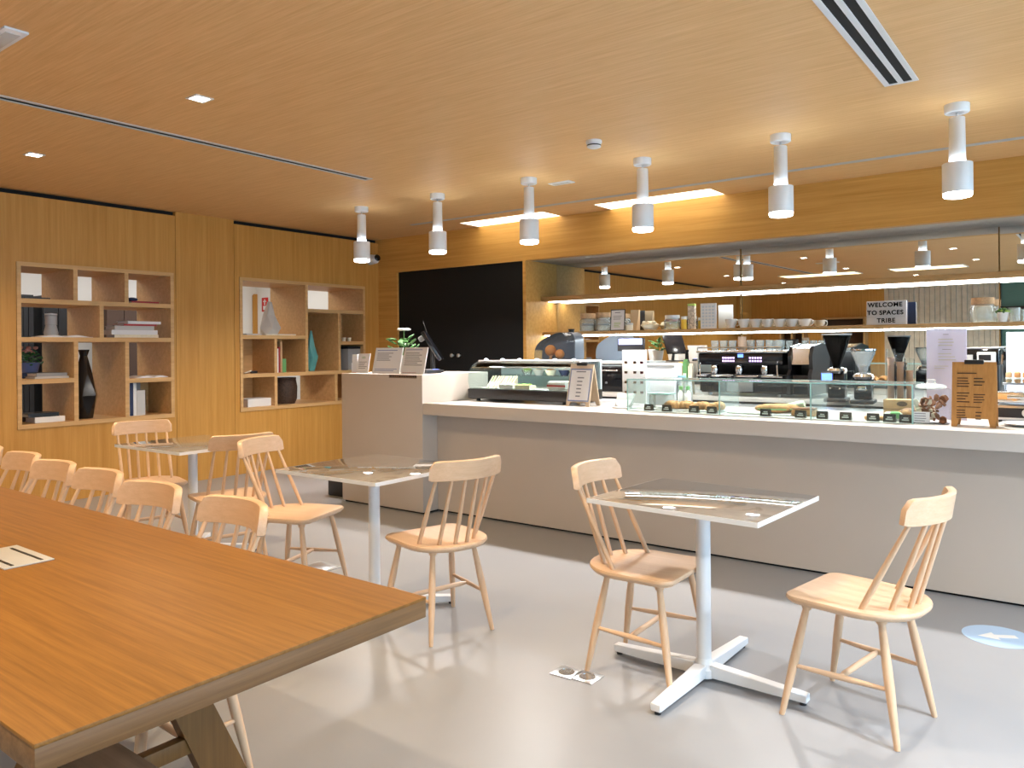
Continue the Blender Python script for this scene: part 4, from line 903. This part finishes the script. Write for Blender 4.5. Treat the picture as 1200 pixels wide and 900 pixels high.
# kraft box, cup tubes
x0, x1 = xa(1035, 5.2, 465), xa(1071, 5.2, 465)
t = thing('cup_carrier_box', 'kraft cardboard box with a dark oval mark below the cup tubes', 'box', ((x0+x1)/2, 5.24, SZ)); w_ = x1-x0
MB().box(-w_/2, w_/2, -.04, .06, 0, .115, .002).build('body', 'kraft', t); MB().box(-w_/2+.001, w_/2-.001, -.0412, -.0402, .055, .058).build('fold', 'brown', t)
q = MB(); q.lathe([(.022, 0), (.03, 0), (.03, .0012), (.022, .0012)], 24, Matrix.Translation((.02, -.0402, .09)) @ Matrix.Rotation(PI/2, 4, 'X') @ Matrix.Scale(.5, 4, (0, 1, 0))); q.build('emblem', 'brown', t)
for i, (px, pyt, ptop) in enumerate(((1044, 409, 419), (1055, 414, 424), (1066, 420, 434))):
    x = xa(px, 5.36, 440); ht = za(px, pyt, 5.36)-SZ; hc = za(px, ptop, 5.36)-SZ
    t = thing('cup_tube', 'clear tube of brown paper cups behind the kraft box, %s' % ['the tallest', 'the middle one', 'the shortest'][i], 'cup dispenser', (x, 5.36, SZ), 0, 'tubes of paper cups'); MB().lathe([(.0265, 0), (.0265, ht), (.0255, ht), (.0255, 0)], 20).build('tube', 'paneclear', t)
    c = MB(); n = int(hc/.012)
    for k in range(n-4): c.lathe([(.018, .01+k*.012), (.022, .0215+k*.012)], 16, cap=(k == 0))
    c.lathe([(.0, hc-.05), (.017, hc-.05), (.0225, hc), (.0235, hc), (.0235, hc-.003)], 16); c.build('cups', mat('cup_brown%d' % i, (.52, .32, .22), .7) if i else mat('cup_brown', (.48, .32, .25), .7), t)
    MB().lathe([(0, 0), (.03, 0), (.03, .008), (0, .008)], 18).build('foot', 'white', t)
# paper sheet on the guard, jar of biscuits
p0, p1 = ony(1075, 440, 4.95), ony(1122, 440, 4.95); z0 = SZ+gh+.002; z1 = za(1098, 390, 4.95)
leaning('menu_sheet', 'tall lavender-white printed sheet standing behind the biscuit jar on the counter', 'sign', (p0.x+p1.x)/2, 5.28, SZ, (p1.x-p0.x)*1.06, z1-SZ+.028, .02, 0, 'paperl', 'paperl', [('print', (.42, .58, .93, .945, 1)), ('lgrey', (.3, .7, .80, .90, 3)), ('print', (.4, .62, .765, .78, 1)), ('lgrey', (.3, .75, .64, .74, 3)), ('lgrey', (.2, .56, .55, .60, 2))], frame=.002)
x = xa(1091, 4.98, 490)
t = thing('biscuit_jar', 'clear square jar of chocolate biscuits with a printed card in front', 'jar', (x, 4.99, SZ), .05)
c = MB(); c.box(-.095, .095, -.07, .07, 0, .20, .012); c.build('jar', 'paneclear', t)
MB().lathe([(.0, .20), (.07, .20), (.085, .208), (.07, .222), (.03, .228), (.022, .238), (.026, .25), (0, .256)], 22).build('lid', 'jar', t)
f = MB()
for i in range(26): f.ball((random.uniform(-.055, .07), random.uniform(-.04, .045), random.uniform(.02, .15)), .026, (1, 1, .38), 1, Matrix.Rotation(random.uniform(0, 3), 4, 'X') @ Matrix.Rotation(random.uniform(0, 3), 4, 'Y'), .1)
f.build('biscuits', 'choc', t)
f = MB()
for i in range(14): f.ball((random.uniform(-.08, .02), random.uniform(-.045, .045), random.uniform(.02, .13)), .022, (1, 1, .5), 1, Matrix.Rotation(random.uniform(0, 3), 4, 'X'), .1)
f.build('wafers', 'cream', t)
MB().box(-.085, .0, -.0735, -.0715, .008, .07).build('card', 'paper', t, smooth=0); q = MB(); bars(q, -.078, -.008, .012, .066, 4, -.0745, -.0736); q.build('print', 'print', t, smooth=0)
# steel press, dishes and packs at the right end of the counter
p = ony(1192, 470, 5.35)
t = thing('steel_press', 'brushed steel contact grill with a round white dial at the right edge', 'grill', (p.x+.02, 5.38, SZ)); MB().box(-.12, .30, -.13, .13, .015, .10, .006).build('body', 'steel', t); MB().box(-.12, .30, -.132, .13, .115, .175, .012).build('upper_plate', 'chrome', t); MB().box(-.11, .29, -.134, -.1305, .03, .085).build('front_panel', 'black', t)
MB().lathe([(0, 0), (.026, 0), (.024, .014), (0, .015)], 22, Matrix.Translation((.035, -.134, .058)) @ Matrix.Rotation(PI/2, 4, 'X')).build('dial', 'white', t); MB().rod((-.06, -.135, .15), (.24, -.135, .15), [(0, .012), (1, .012)], 12).build('handle', 'chrome', t)
for sx in (-.1, .28): MB().lathe([(0, 0), (.012, 0), (.012, .015), (0, .015)], 10, Matrix.Translation((sx, -.1, 0))).build('foot', 'black', t)
t = thing('serving_dish', 'oval white dish on the counter right of the wooden menu board', 'dish', (xa(1197, 5.02, 488), 5.06, SZ)); MB().lathe([(0, 0), (.05, 0), (.10, .016), (.105, .018), (.10, .02), (.05, .006), (0, .006)], 28).build('body', 'porc', t)
p0 = ony(1179, 425, 5.85); 
leaning('notice_sheet', 'pale blue notice sheet at the right edge behind the wooden menu board', 'sign', p0.x+.16, 5.85, .92, .32, za(1190, 389, 5.85)-.92, .02, 0, mat('pale_blue_paper', (.62, .72, .86), .8), mat('pale_blue_paper_face', (.62, .72, .86), .8), [('lgrey', (.1, .8, .72, .92, 4))], frame=.002)
p0 = ony(1176, 446, 5.62)
t = thing('snack_rack', 'clear rack of wrapped biscuits at the right edge above the steel grill', 'rack', (p0.x+.14, 5.60, SZ)); MB().box(-.14, .14, -.05, .05, .205, .215).build('shelf', acr, t); MB().box(-.14, .14, -.053, -.049, .215, .25).build('lip', 'glassg', t)
for sx in (-.135, .131): MB().box(sx, sx+.004, -.05, .05, 0, .205).build('side', 'glassg', t)
for i in range(6):
    q = thing('snack_bar', 'brown wrapped snack bar in the clear rack, %s from the left' % pl[i], 'snack', (p0.x+.03+i*.044, 5.595, SZ+.2152), random.uniform(-.2, .2), 'snack bars in the clear rack'); MB().box(-.016, .016, -.035, .035, 0, .065, .008).build('wrapper', ['kraft', 'bread', 'orange', 'kraft', 'red', 'bread'][i], q); MB().box(-.0165, .0165, -.0355, .0355, .02, .035, .004).build('label_band', 'white', q)
# ------------------------------------------------------------------ back counter machines
BC = .92; YB = 6.84
# white ledge and black oven
x0, x1 = -4.75, xa(731, 7.2, 425)
t = thing('ledge_shelf', 'white ledge over the black oven behind the small A-frame menu', 'shelf', ((x0+x1)/2, 7.42, 1.19)); MB().box(-(x1-x0)/2, (x1-x0)/2, -.24, .17, 0, .022, .002).build('board', 'white', t)
for s_ in (-1, 1): MB().box(s_*(x1-x0)/2-.01-.01*s_, s_*(x1-x0)/2+.01-.01*s_, -.22, .16, -.27, 0).build('bracket', 'white', t)
x0, x1 = xa(692, 6.86, 450), xa(729, 6.86, 450)
t = thing('black_oven', 'black built-in oven with two bright spots, behind the small A-frame menu', 'oven', ((x0+x1)/2, 6.88, BC)); hw = (x1-x0)/2
MB().box(-hw, hw, 0, .30, 0, .262, .006).build('body', 'black', t); MB().box(-hw+.012, hw-.012, -.012, -.0005, .02, .245, .004).build('door', 'blackg', t); MB().rod((-hw+.04, -.03, .215), (hw-.04, -.03, .215), [(0, .008), (1, .008)], 10).build('handle', 'chrome', t); MB().lathe([(0, 0), (.012, 0), (.01, .012), (0, .012)], 14, Matrix.Translation((0, -.0125, .09)) @ Matrix.Rotation(PI/2, 4, 'X')).build('knob', 'steel', t)
# orange juicer
x0, x1 = xa(628, 6.9, 430), xa(667, 6.9, 430); zt_ = za(655, 387, 6.9)
t = thing('orange_juicer', 'grey domed orange juicing machine with oranges behind the window', 'juicer', ((x0+x1)/2, 7.0, BC)); hw = (x1-x0)/2; hh = zt_-BC
MB().box(-hw, hw, -.14, .20, 0, hh*.42, .02).build('base', 'grey', t)
def half_dome(y0, y1, sc_, m, nm):
    c = MB(); pts = [(-hw*sc_, hh*.42)]
    for i in range(13):
        a = PI-PI*i/12; u_ = math.copysign(abs(math.cos(a))**.7, math.cos(a)); pts.append((hw*sc_*u_, hh*(.70+.10*u_)+hh*(.22+.02*u_)*sc_*math.sin(a)**.8))
    pts.append((hw*sc_, hh*.42)); c.prism(pts, y0, y1, Matrix(((1, 0, 0, 0), (0, 0, 1, 0), (0, 1, 0, 0), (0, 0, 0, 1)))); return c.build(nm, m, t)
half_dome(.02, .20, 1., mat('machine_grey', (.16, .18, .22), .3), 'housing'); half_dome(-.14, .015, .96, 'smoke', 'window')
o = MB(); o.ball((-hw*.25, -.05, hh*.66), .062, sub=3); o.build('orange', 'orange', t)
MB().ball((hw*.3, -.05, hh*.60), .052, sub=3).build('orange', 'orange', t)
MB().lathe([(0, 0), (.035, 0), (.03, .03), (.04, .05), (0, .05)], 16, Matrix.Translation((hw*.55, .1, hh*.945))).build('feed_cap', 'black', t)
MB().rod((-hw*.25, -.05, hh*.45), (-hw*.25, -.05, hh*.60), [(0, .03), (.6, .012), (1, .028)], 14).build('press', 'bread', t)
# espresso machine
ex0, ex1 = xa(816, 6.72, 440), xa(915, 6.72, 440); ex2 = xa(953, 6.72, 440)
zt_ = za(865, 411, 6.8)-BC
t = thing('espresso_machine', 'large black and chrome three group espresso machine with glasses on top', 'coffee machine', (ex0, 6.72, BC)); L = ex1-ex0; L2 = ex2-ex0
MB().box(.02, L2-.02, .06, .56, .03, .20, .008).build('lower_body', 'blackg', t)
MB().box(.02, L2-.02, .30, .56, .20, zt_-.02, .006).build('rear_body', 'black', t)
MB().box(0, L, .05, .30, zt_-.13, zt_-.02, .01).build('upper_body', 'blackg', t)
MB().box(-.01, L+.05, .02, .56, zt_-.02, zt_, .004).build('cup_tray', 'chrome', t)
c = MB(); c.tube([(0, .03, zt_+.03), (L, .03, zt_+.03)], .006); c.tube([(0, .03, zt_), (0, .03, zt_+.03)], .005); c.tube([(L, .03, zt_), (L, .03, zt_+.03)], .005); c.build('rail', 'chrome', t)
MB().box(.01, L+.02, -.02, .30, .175, .19, .003).build('drip_tray', 'chrome', t)
q = MB()
for i in range(30): q.box(.03+i*(L-.05)/30, .03+i*(L-.05)/30+.009, -.01, .28, .1902, .193)
q.build('grille', 'steel', t, smooth=0)
for i in range(3): MB().box(.015+i*L/3, (i+1)*L/3-.005, .045, .0595, .045, .165, .003).build('front_panel', 'steel' if i == 1 else 'blackg', t)
for i in range(3):
    gx_ = L*(.18+.30*i)
    MB().lathe([(0, 0), (.035, 0), (.037, .01), (.037, .06), (.028, .075), (0, .075)], 20, Matrix.Translation((gx_, .10, zt_-.20))).build('group_head', 'chrome', t)
    o = MB(); o.lathe([(.0, -.035), (.028, -.035), (.034, 0), (0, 0)], 18, Matrix.Translation((gx_, .10, zt_-.20))); o = o.build('portafilter', 'chrome', t)
    MB().rod((gx_, .075, zt_-.215), (gx_-.01, -.05, zt_-.235), [(0, .008), (.3, .013), (1, .015)], 12).build('handle', 'black', o)
for k, u in enumerate((.30, .62)):
    q = MB()
    for i in range(5):
        for j in range(2): q.box(u*L+i*.024, u*L+i*.024+.016, .046, .0495, zt_-.10+j*.028, zt_-.084+j*.028)
    q.build('buttons', 'btn', t, smooth=0)
MB().box(L*.485, L*.485+.05, .045, .0495, zt_-.06, zt_-.03).build('badge', 'scrblue', t, smooth=0)
for sx in (.03, L-.04):
    c = MB(); c.tube([(sx, .05, zt_-.10), (sx+.01, -.01, zt_-.13), (sx+.02, -.03, zt_-.22), (sx+.035, -.035, .20)], .006); c.build('steam_wand', 'chrome', t)
c = MB(); pts = [(-.03, .03), (-.03, .20), (.02, zt_-.16), (.0, zt_-.05), (.06, zt_+.035), (.30, zt_+.06), (.56, zt_+.02), (.56, .03)]
c.prism(pts, L+.06, L+.085, YZX); c.build('side_panel', 'blackg', t)
c = MB(); c.prism([(y*.96+.01, z) for y, z in pts], L2-.04, L2-.01, YZX); c.build('side_panel', 'black', t)
c = MB(); c.prism([(.02, zt_-.12), (.05, zt_+.02), (.30, zt_+.055), (.5, zt_+.02), (.5, zt_-.12)], L+.085, L2-.04, YZX); c.build('boiler_cover', 'chrome', t)
for sx in (.08, L-.06):
    for sy in (.12, .5): MB().lathe([(0, 0), (.022, 0), (.018, .03), (0, .03)], 12, Matrix.Translation((sx, sy, 0))).build('foot', 'steel', t)
def tumbler(label, x, y, z, r, h, group):
    t = thing('drinking_glass', label, 'glass', (x, y, z), 0, group); MB().lathe([(0, 0), (r*.8, 0), (r, h), (r-.004, h), (r*.8-.003, .006), (0, .006)], 18).build('body', 'jar', t); return t
for i in range(8):
    if i == 3: continue
    tumbler('clear glass on top of the espresso machine, %s from the left' % pl[i], ex0+.10+i*(L-.16)/7.2, 6.92, BC+zt_, .037, .095, 'glasses on the espresso machine')
t = thing('cup_stack', 'stack of beige paper cups on top of the espresso machine', 'paper cups', (xa(870.5, 6.82, 400), 6.80, BC+zt_)); c = MB()
for k in range(9): c.lathe([(.028, .012*k), (.036, .012*k+.03), (.038, .012*k+.03), (.038, .012*k+.026)], 18, cap=(k == 0))
c.build('cups', mat('beige_cup', (.60, .45, .33), .7), t)
# grinders
def grinder(label, px, pyt, pyneck, pyb, y, dark, screen):
    x = xa(px, y, 450); ht = za(px, pyt, y)-BC; hn = za(px, pyneck, y)-BC
    t = thing('coffee_grinder', label, 'coffee grinder', (x, y, BC), .1)
    MB().box(-.085, .085, -.10, .12, 0, .03, .008).build('base', 'black', t)
    MB().box(-.065, .065, -.02, .11, .03, hn-.05, .012).build('body', 'blackg', t)
    MB().lathe([(0, 0), (.072, 0), (.08, .02), (.07, .04), (.035, .05), (0, .05)], 24, Matrix.Translation((0, .02, hn-.05))).build('collar', 'chrome', t)
    r = .105 if dark else .088
    c = MB(); c.lathe([(.032, hn), (.036, hn+.03), (r, ht-.03), (r, ht-.012), (r-.004, ht-.012), (r-.004, ht-.03), (.032, hn+.03), (.029, hn)], 28, Matrix.Translation((0, .02, 0)), cap=False); c.build('hopper', 'hopper' if dark else 'jar', t)
    f = .74 if dark else .18
    MB().lathe([(0, hn+.005), (.028, hn+.005), (.031, hn+.03), (.031+(r-.038)*f, hn+.03+(ht-.06-hn)*f), (0, hn+.045+(ht-.06-hn)*f)], 24, Matrix.Translation((0, .02, 0))).build('beans', 'beans', t)
    MB().lathe([(0, ht), (r+.008, ht), (r+.008, ht-.012), (0, ht-.012)], 28, Matrix.Translation((0, .02, 0))).build('lid', 'grey' if dark else 'chrome', t)
    MB().box(-.03, .03, -.075, -.02, hn-.14, hn-.10, .006).build('spout', 'chrome', t); c = MB(); c.tube([(-.035, -.02, .11), (-.035, -.09, .11)], .006); c.tube([(.035, -.02, .11), (.035, -.09, .11)], .006); c.build('fork', 'chrome', t)
    if screen:
        MB().box(-.11, -.02, -.055, -.021, hn-.125, hn-.04, .005).build('control_panel', 'black', t); MB().box(-.105, -.025, -.0565, -.0552, hn-.115, hn-.05).build('display', 'scrblue', t, smooth=0)
    return t
grinder('tall coffee grinder with a hopper of dark beans and a blue display', 980.5, 391, 430, 475, 6.55, True, True)
grinder('coffee grinder with a nearly empty clear hopper, right of the blue display one', 1011.5, 409, 437, 472, 6.45, False, False)
# brewer behind the wooden menu board
p0, p1 = ony(1124, 420, 6.55), ony(1171, 420, 6.55)
t = thing('coffee_brewer', 'black and silver coffee brewer behind the wooden menu board', 'coffee machine', ((p0.x+p1.x)/2, 6.62, BC)); hw = (p1.x-p0.x)/2; hh = za(1147, 409, 6.55)-BC
MB().box(-hw, hw, -.06, .22, 0, hh*.72, .01).build('body', 'black', t); MB().box(-hw, hw, -.07, .22, hh*.72, hh, .012).build('head', 'blackg', t); MB().box(-hw*.1, hw*.85, -.078, -.0695, hh*.76, hh*.95, .006).build('panel', 'white', t); MB().box(hw*.0, hw*.6, -.0795, -.0785, hh*.80, hh*.90).build('display', 'black', t); MB().box(-hw*.8, -hw*.3, -.076, -.0695, hh*.78, hh*.90, .003).build('badge', 'lgrey', t); MB().box(-hw-.005, hw+.005, -.07, .22, hh, hh+.012, .003).build('cover', 'steel', t)
# packs and a bottle left of the espresso machine
for i, (px, pyt, m, lb) in enumerate(((798, 424, 'yellow', 'yellow pack of coffee beans left of the espresso machine'), (804, 421, 'green', 'green pack of coffee beans left of the espresso machine'), (810, 426, 'cream', 'cream pack left of the espresso machine'))):
    x = xa(px, 6.9, 440); hh = za(px, pyt, 6.9)-BC
    t = thing('coffee_pack', lb, 'pack', (x, 6.9, BC), .05*i, 'packs beside the espresso machine'); MB().box(-.022, .022, -.035, .035, 0, hh-.02, .006).build('bag', m, t); MB().box(-.02, .02, -.006, .006, hh-.02, hh, .002).build('top_fold', m, t); MB().box(-.016, .016, -.0365, -.0352, hh*.3, hh*.6).build('label_patch', 'white', t, smooth=0)
t = thing('syrup_bottle', 'dark bottle standing behind the coffee packs', 'bottle', (xa(805, 7.2, 420), 7.2, BC)); MB().lathe([(0, 0), (.037, 0), (.038, .25), (.018, .33), (.016, .40), (.02, .405), (.02, .42), (0, .42)], 18).build('body', 'blackg', t); MB().lathe([(.0385, .08), (.0388, .20)], 18, cap=False).build('label_band', 'navy', t)
# ------------------------------------------------------------------ lower shelf things
LZ, LY = 1.552, 7.46
def lx(px): return xa(px, LY, 380)
def lh(px, py): return za(px, py, LY)-LZ
def jar(label, px0, px1, pyt, lidh, lidm, fill=None, fm=None, group=None):
    x = lx((px0+px1)/2); r = (lx(px1)-lx(px0))/2*.98; h = lh((px0+px1)/2, pyt)
    t = thing('glass_jar', label, 'jar', (x, LY, LZ), 0, group); hb = h-lidh
    MB().lathe([(0, 0), (r*.96, 0), (r, .008), (r, hb*.80), (r*.86, hb*.95), (r*.86, hb), (r*.82, hb), (r*.82, hb*.94), (r*.95, hb*.79), (r*.95, .01), (0, .01)], 24).build('body', 'jar', t)
    MB().lathe([(0, hb-.012), (r*.81, hb-.012), (r*.84, hb), (r*.90, hb), (r*.90, h), (0, h)], 24).build('lid', lidm, t)
    if fill:
        for (f0, f1, m) in fill: MB().lathe([(0, hb*f0+.011), (r*.93, hb*f0+.011), (r*.93, hb*f1), (0, hb*f1)], 20).build('contents', m, t)
    return t
jar('glass jar with a cork lid at the left end of the lower shelf', 680.5, 697.5, 367.5, .055, 'cork', [(0, .4, 'cream'), (.4, .62, 'grey')], group='cork lidded jars on the lower shelf')
jar('glass jar with a cork lid beside the small black framed sign on the lower shelf', 699, 716, 366.5, .05, 'cork', [(0, .4, 'cream'), (.4, .55, 'lgrey')], group='cork lidded jars on the lower shelf')
x = lx(725)
leaning('framed_sign', 'small black framed white sign between the jars and the paper bag on the lower shelf', 'sign', x, LY-.03, LZ, lx(733.5)-lx(716.5), lh(725, 362.5), .08, 0, 'black', 'paper', [('print', (.3, .7, .8, .9, 1)), ('grey', (.2, .8, .5, .72, 3)), ('leafl', (.25, .75, .15, .4, 4))], frame=.01)
t = thing('paper_bag', 'brown paper bag behind the small sign on the lower shelf', 'bag', (lx(742), LY+.05, LZ)); hh = lh(742, 363); q = MB(); wq = .045
v = [q.bm.verts.new(p_) for p_ in ((-wq*.8, -.04, 0), (wq*.8, -.04, 0), (wq*.8, .04, 0), (-wq*.8, .04, 0), (-wq*1.15, -.012, hh), (wq*1.15, -.012, hh), (wq*1.15, .012, hh), (-wq*1.15, .012, hh))]
for f in ((3, 2, 1, 0), (4, 5, 6, 7), (0, 1, 5, 4), (1, 2, 6, 5), (2, 3, 7, 6), (3, 0, 4, 7)): q.bm.faces.new([v[j] for j in f])
q.build('body', mat('tan_paper', (.62, .45, .27), .8), t, smooth=0)
t = thing('biscuit_bowl', 'cream bowl of wrapped biscuits on the lower shelf', 'bowl', (lx(762), LY, LZ)); MB().lathe([(0, 0), (.06, 0), (.10, .05), (.105, .055), (.095, .052), (.06, .012), (0, .01)], 24).build('bowl', 'cream', t); f = MB()
for i in range(16): f.ball((random.uniform(-.08, .08), random.uniform(-.05, .05), .055+random.uniform(0, .03)), .026, (1.2, .8, .7), 1, Matrix.Rotation(random.uniform(0, 3), 4, 'Z'), .15)
f.build('biscuits', mat('pale_biscuit', (.72, .62, .45), .7), t)
t = thing('small_tin', 'small pale tin left of the bowl on the lower shelf', 'tin', (lx(740), LY-.04, LZ)); MB().lathe([(0, 0), (.034, 0), (.036, .004), (.036, .06), (0, .06)], 20).build('body', 'cream', t); MB().lathe([(.0, .06), (.038, .06), (.038, .078), (0, .08)], 20).build('lid', 'lgrey', t)
jar('large jar of red and yellow sweets on the lower shelf', 779, 797, 369.5, .03, 'white', [(0, .5, 'yellow'), (.5, .62, 'leafl'), (.62, .88, 'red')])
t = thing('yellow_tin', 'yellow tin right of the jar of sweets on the lower shelf', 'tin', (lx(801.5), LY, LZ)); h = lh(801, 371); MB().lathe([(0, 0), (.027, 0), (.028, .004), (.028, h-.03), (0, h-.03)], 18).build('body', 'yellow', t); MB().lathe([(0, h-.03), (.0295, h-.03), (.0295, h), (0, h)], 18).build('lid', 'white', t)
t = thing('patterned_carton', 'tall floral patterned carton on the lower shelf', 'carton', (lx(809), LY+.04, LZ), .15); h = lh(809, 356); MB().box(-.036, .036, -.03, .03, 0, h-.02, .002).build('body', mat('floral', (.52, .45, .38), .7, noise=.6, nscale=45), t); MB().box(-.037, .037, -.031, .031, h-.02, h, .003).build('lid', 'leafl', t)
t = thing('white_calendar', 'white gridded card panel standing left of the row of cups', 'card', (lx(831), LY-.02, LZ), .05); h = lh(831, 355.5); wq = (lx(840)-lx(822))/2; MB().box(-wq, wq, 0, .012, 0, h, .001).build('panel', 'paper', t); q = MB()
for i in range(7):
    for j in range(4): q.box(-wq*.8+j*wq*.42, -wq*.8+j*wq*.42+wq*.3, -.0012, -.0002, h*.08+i*h*.125, h*.08+i*h*.125+h*.07)
q.build('print', mat('pale_print', (.62, .70, .80), .8), t, smooth=0)
def cup(label, x, y, z, r, h, rz, group):
    t = thing('coffee_cup', label, 'cup', (x, y, z), rz, group); MB().lathe([(0, 0), (r*.55, 0), (r*.6, .006), (r*.9, h*.55), (r, h), (r-.004, h), (r*.86, h*.55), (r*.5, .01), (0, .01)], 22).build('bowl', 'porc', t)
    c = MB(); c.tube([(r*.86+.026*math.sin(a)*1., 0, h*.55+.028*math.cos(a)) for a in [PI*i/9 for i in range(10)]], .005, 8); c.build('handle', 'porc', t); return t
for i, px in enumerate((857, 871.5, 885.5, 899.5, 913.5, 928, 943)):
    cup('white coffee cup on the lower shelf, %s from the left of seven' % pl[i], lx(px), LY, LZ, .059, lh(px, 373.5)-.004, 0 if i > 4 else .35, 'white cups on the lower shelf')
# letter board
x0, x1 = lx(1016), lx(1062.5); h = lh(1040, 352.5); wq = x1-x0
t = thing('letter_board', 'white letter board with three rows of black letters on the lower shelf', 'sign', ((x0+x1)/2, LY-.02, LZ), 0)
R = Matrix.Rotation(-.06, 4, 'X'); MB().box(-wq/2, wq/2, 0, .05, 0, h, .003, R).build('board', mat('letter_felt', (.62, .62, .64), .8), t)
c = MB(); c.box(-wq/2-.004, wq/2+.004, .05, .058, -.0, h+.003, 0, R); c.build('back', 'navy', t, smooth=0)
q = MB()
for k in range(1, 3): q.box(-wq/2+.006, wq/2-.006, -.0015, -.0002, h*k/3-.002, h*k/3+.001, 0, R)
q.build('rail', 'lgrey', t, smooth=0)
for s_, k, dx in (('WELCOME', 0, -.03), ('TO', 1, -.355), ('SPACES', 1, .13), ('TRIBE', 2, 0)):
    text(s_, h*.255, 'blackm', t, R @ Vector((dx*wq, -.002, h*(.83-.33*k))), (PI/2-.06*0, 0, 0), .0006, 'CENTER', 'lettering', 1.12)
jar('big glass storage jar with a cork lid at the right of the lower shelf', 1136, 1167.5, 349, .055, 'cork')
t = thing('succulent', 'small succulent in a white pot beside the big jar on the lower shelf', 'plant', (lx(1176), LY-.05, LZ)); MB().lathe([(0, 0), (.03, 0), (.042, .075), (.045, .078), (.038, .078), (.036, .066), (0, .066)], 20).build('pot', 'white', t); f = MB(); f2 = MB()
for i in range(26):
    a = i*2.4; r = .006+.0014*i; (f if i % 3 else f2).ball((r*math.cos(a), r*math.sin(a), .09+.012*math.cos(i*.12)), .02, (1, .5, .5), 1, Matrix.Rotation(a, 4, 'Z') @ Matrix.Rotation(-.6, 4, 'Y'))
f.build('foliage', 'leaf', t); f2.build('young_leaves', 'leafl', t)
tumbler('clear glass tumbler at the right of the succulent on the lower shelf', lx(1188), LY, LZ, .045, .11, None) if False else None
t = thing('drinking_glass', 'clear tumbler at the right of the succulent on the lower shelf', 'glass', (lx(1189), LY, LZ)); MB().lathe([(0, 0), (.036, 0), (.042, .115), (.038, .115), (.033, .006), (0, .006)], 20).build('body', 'jar', t)
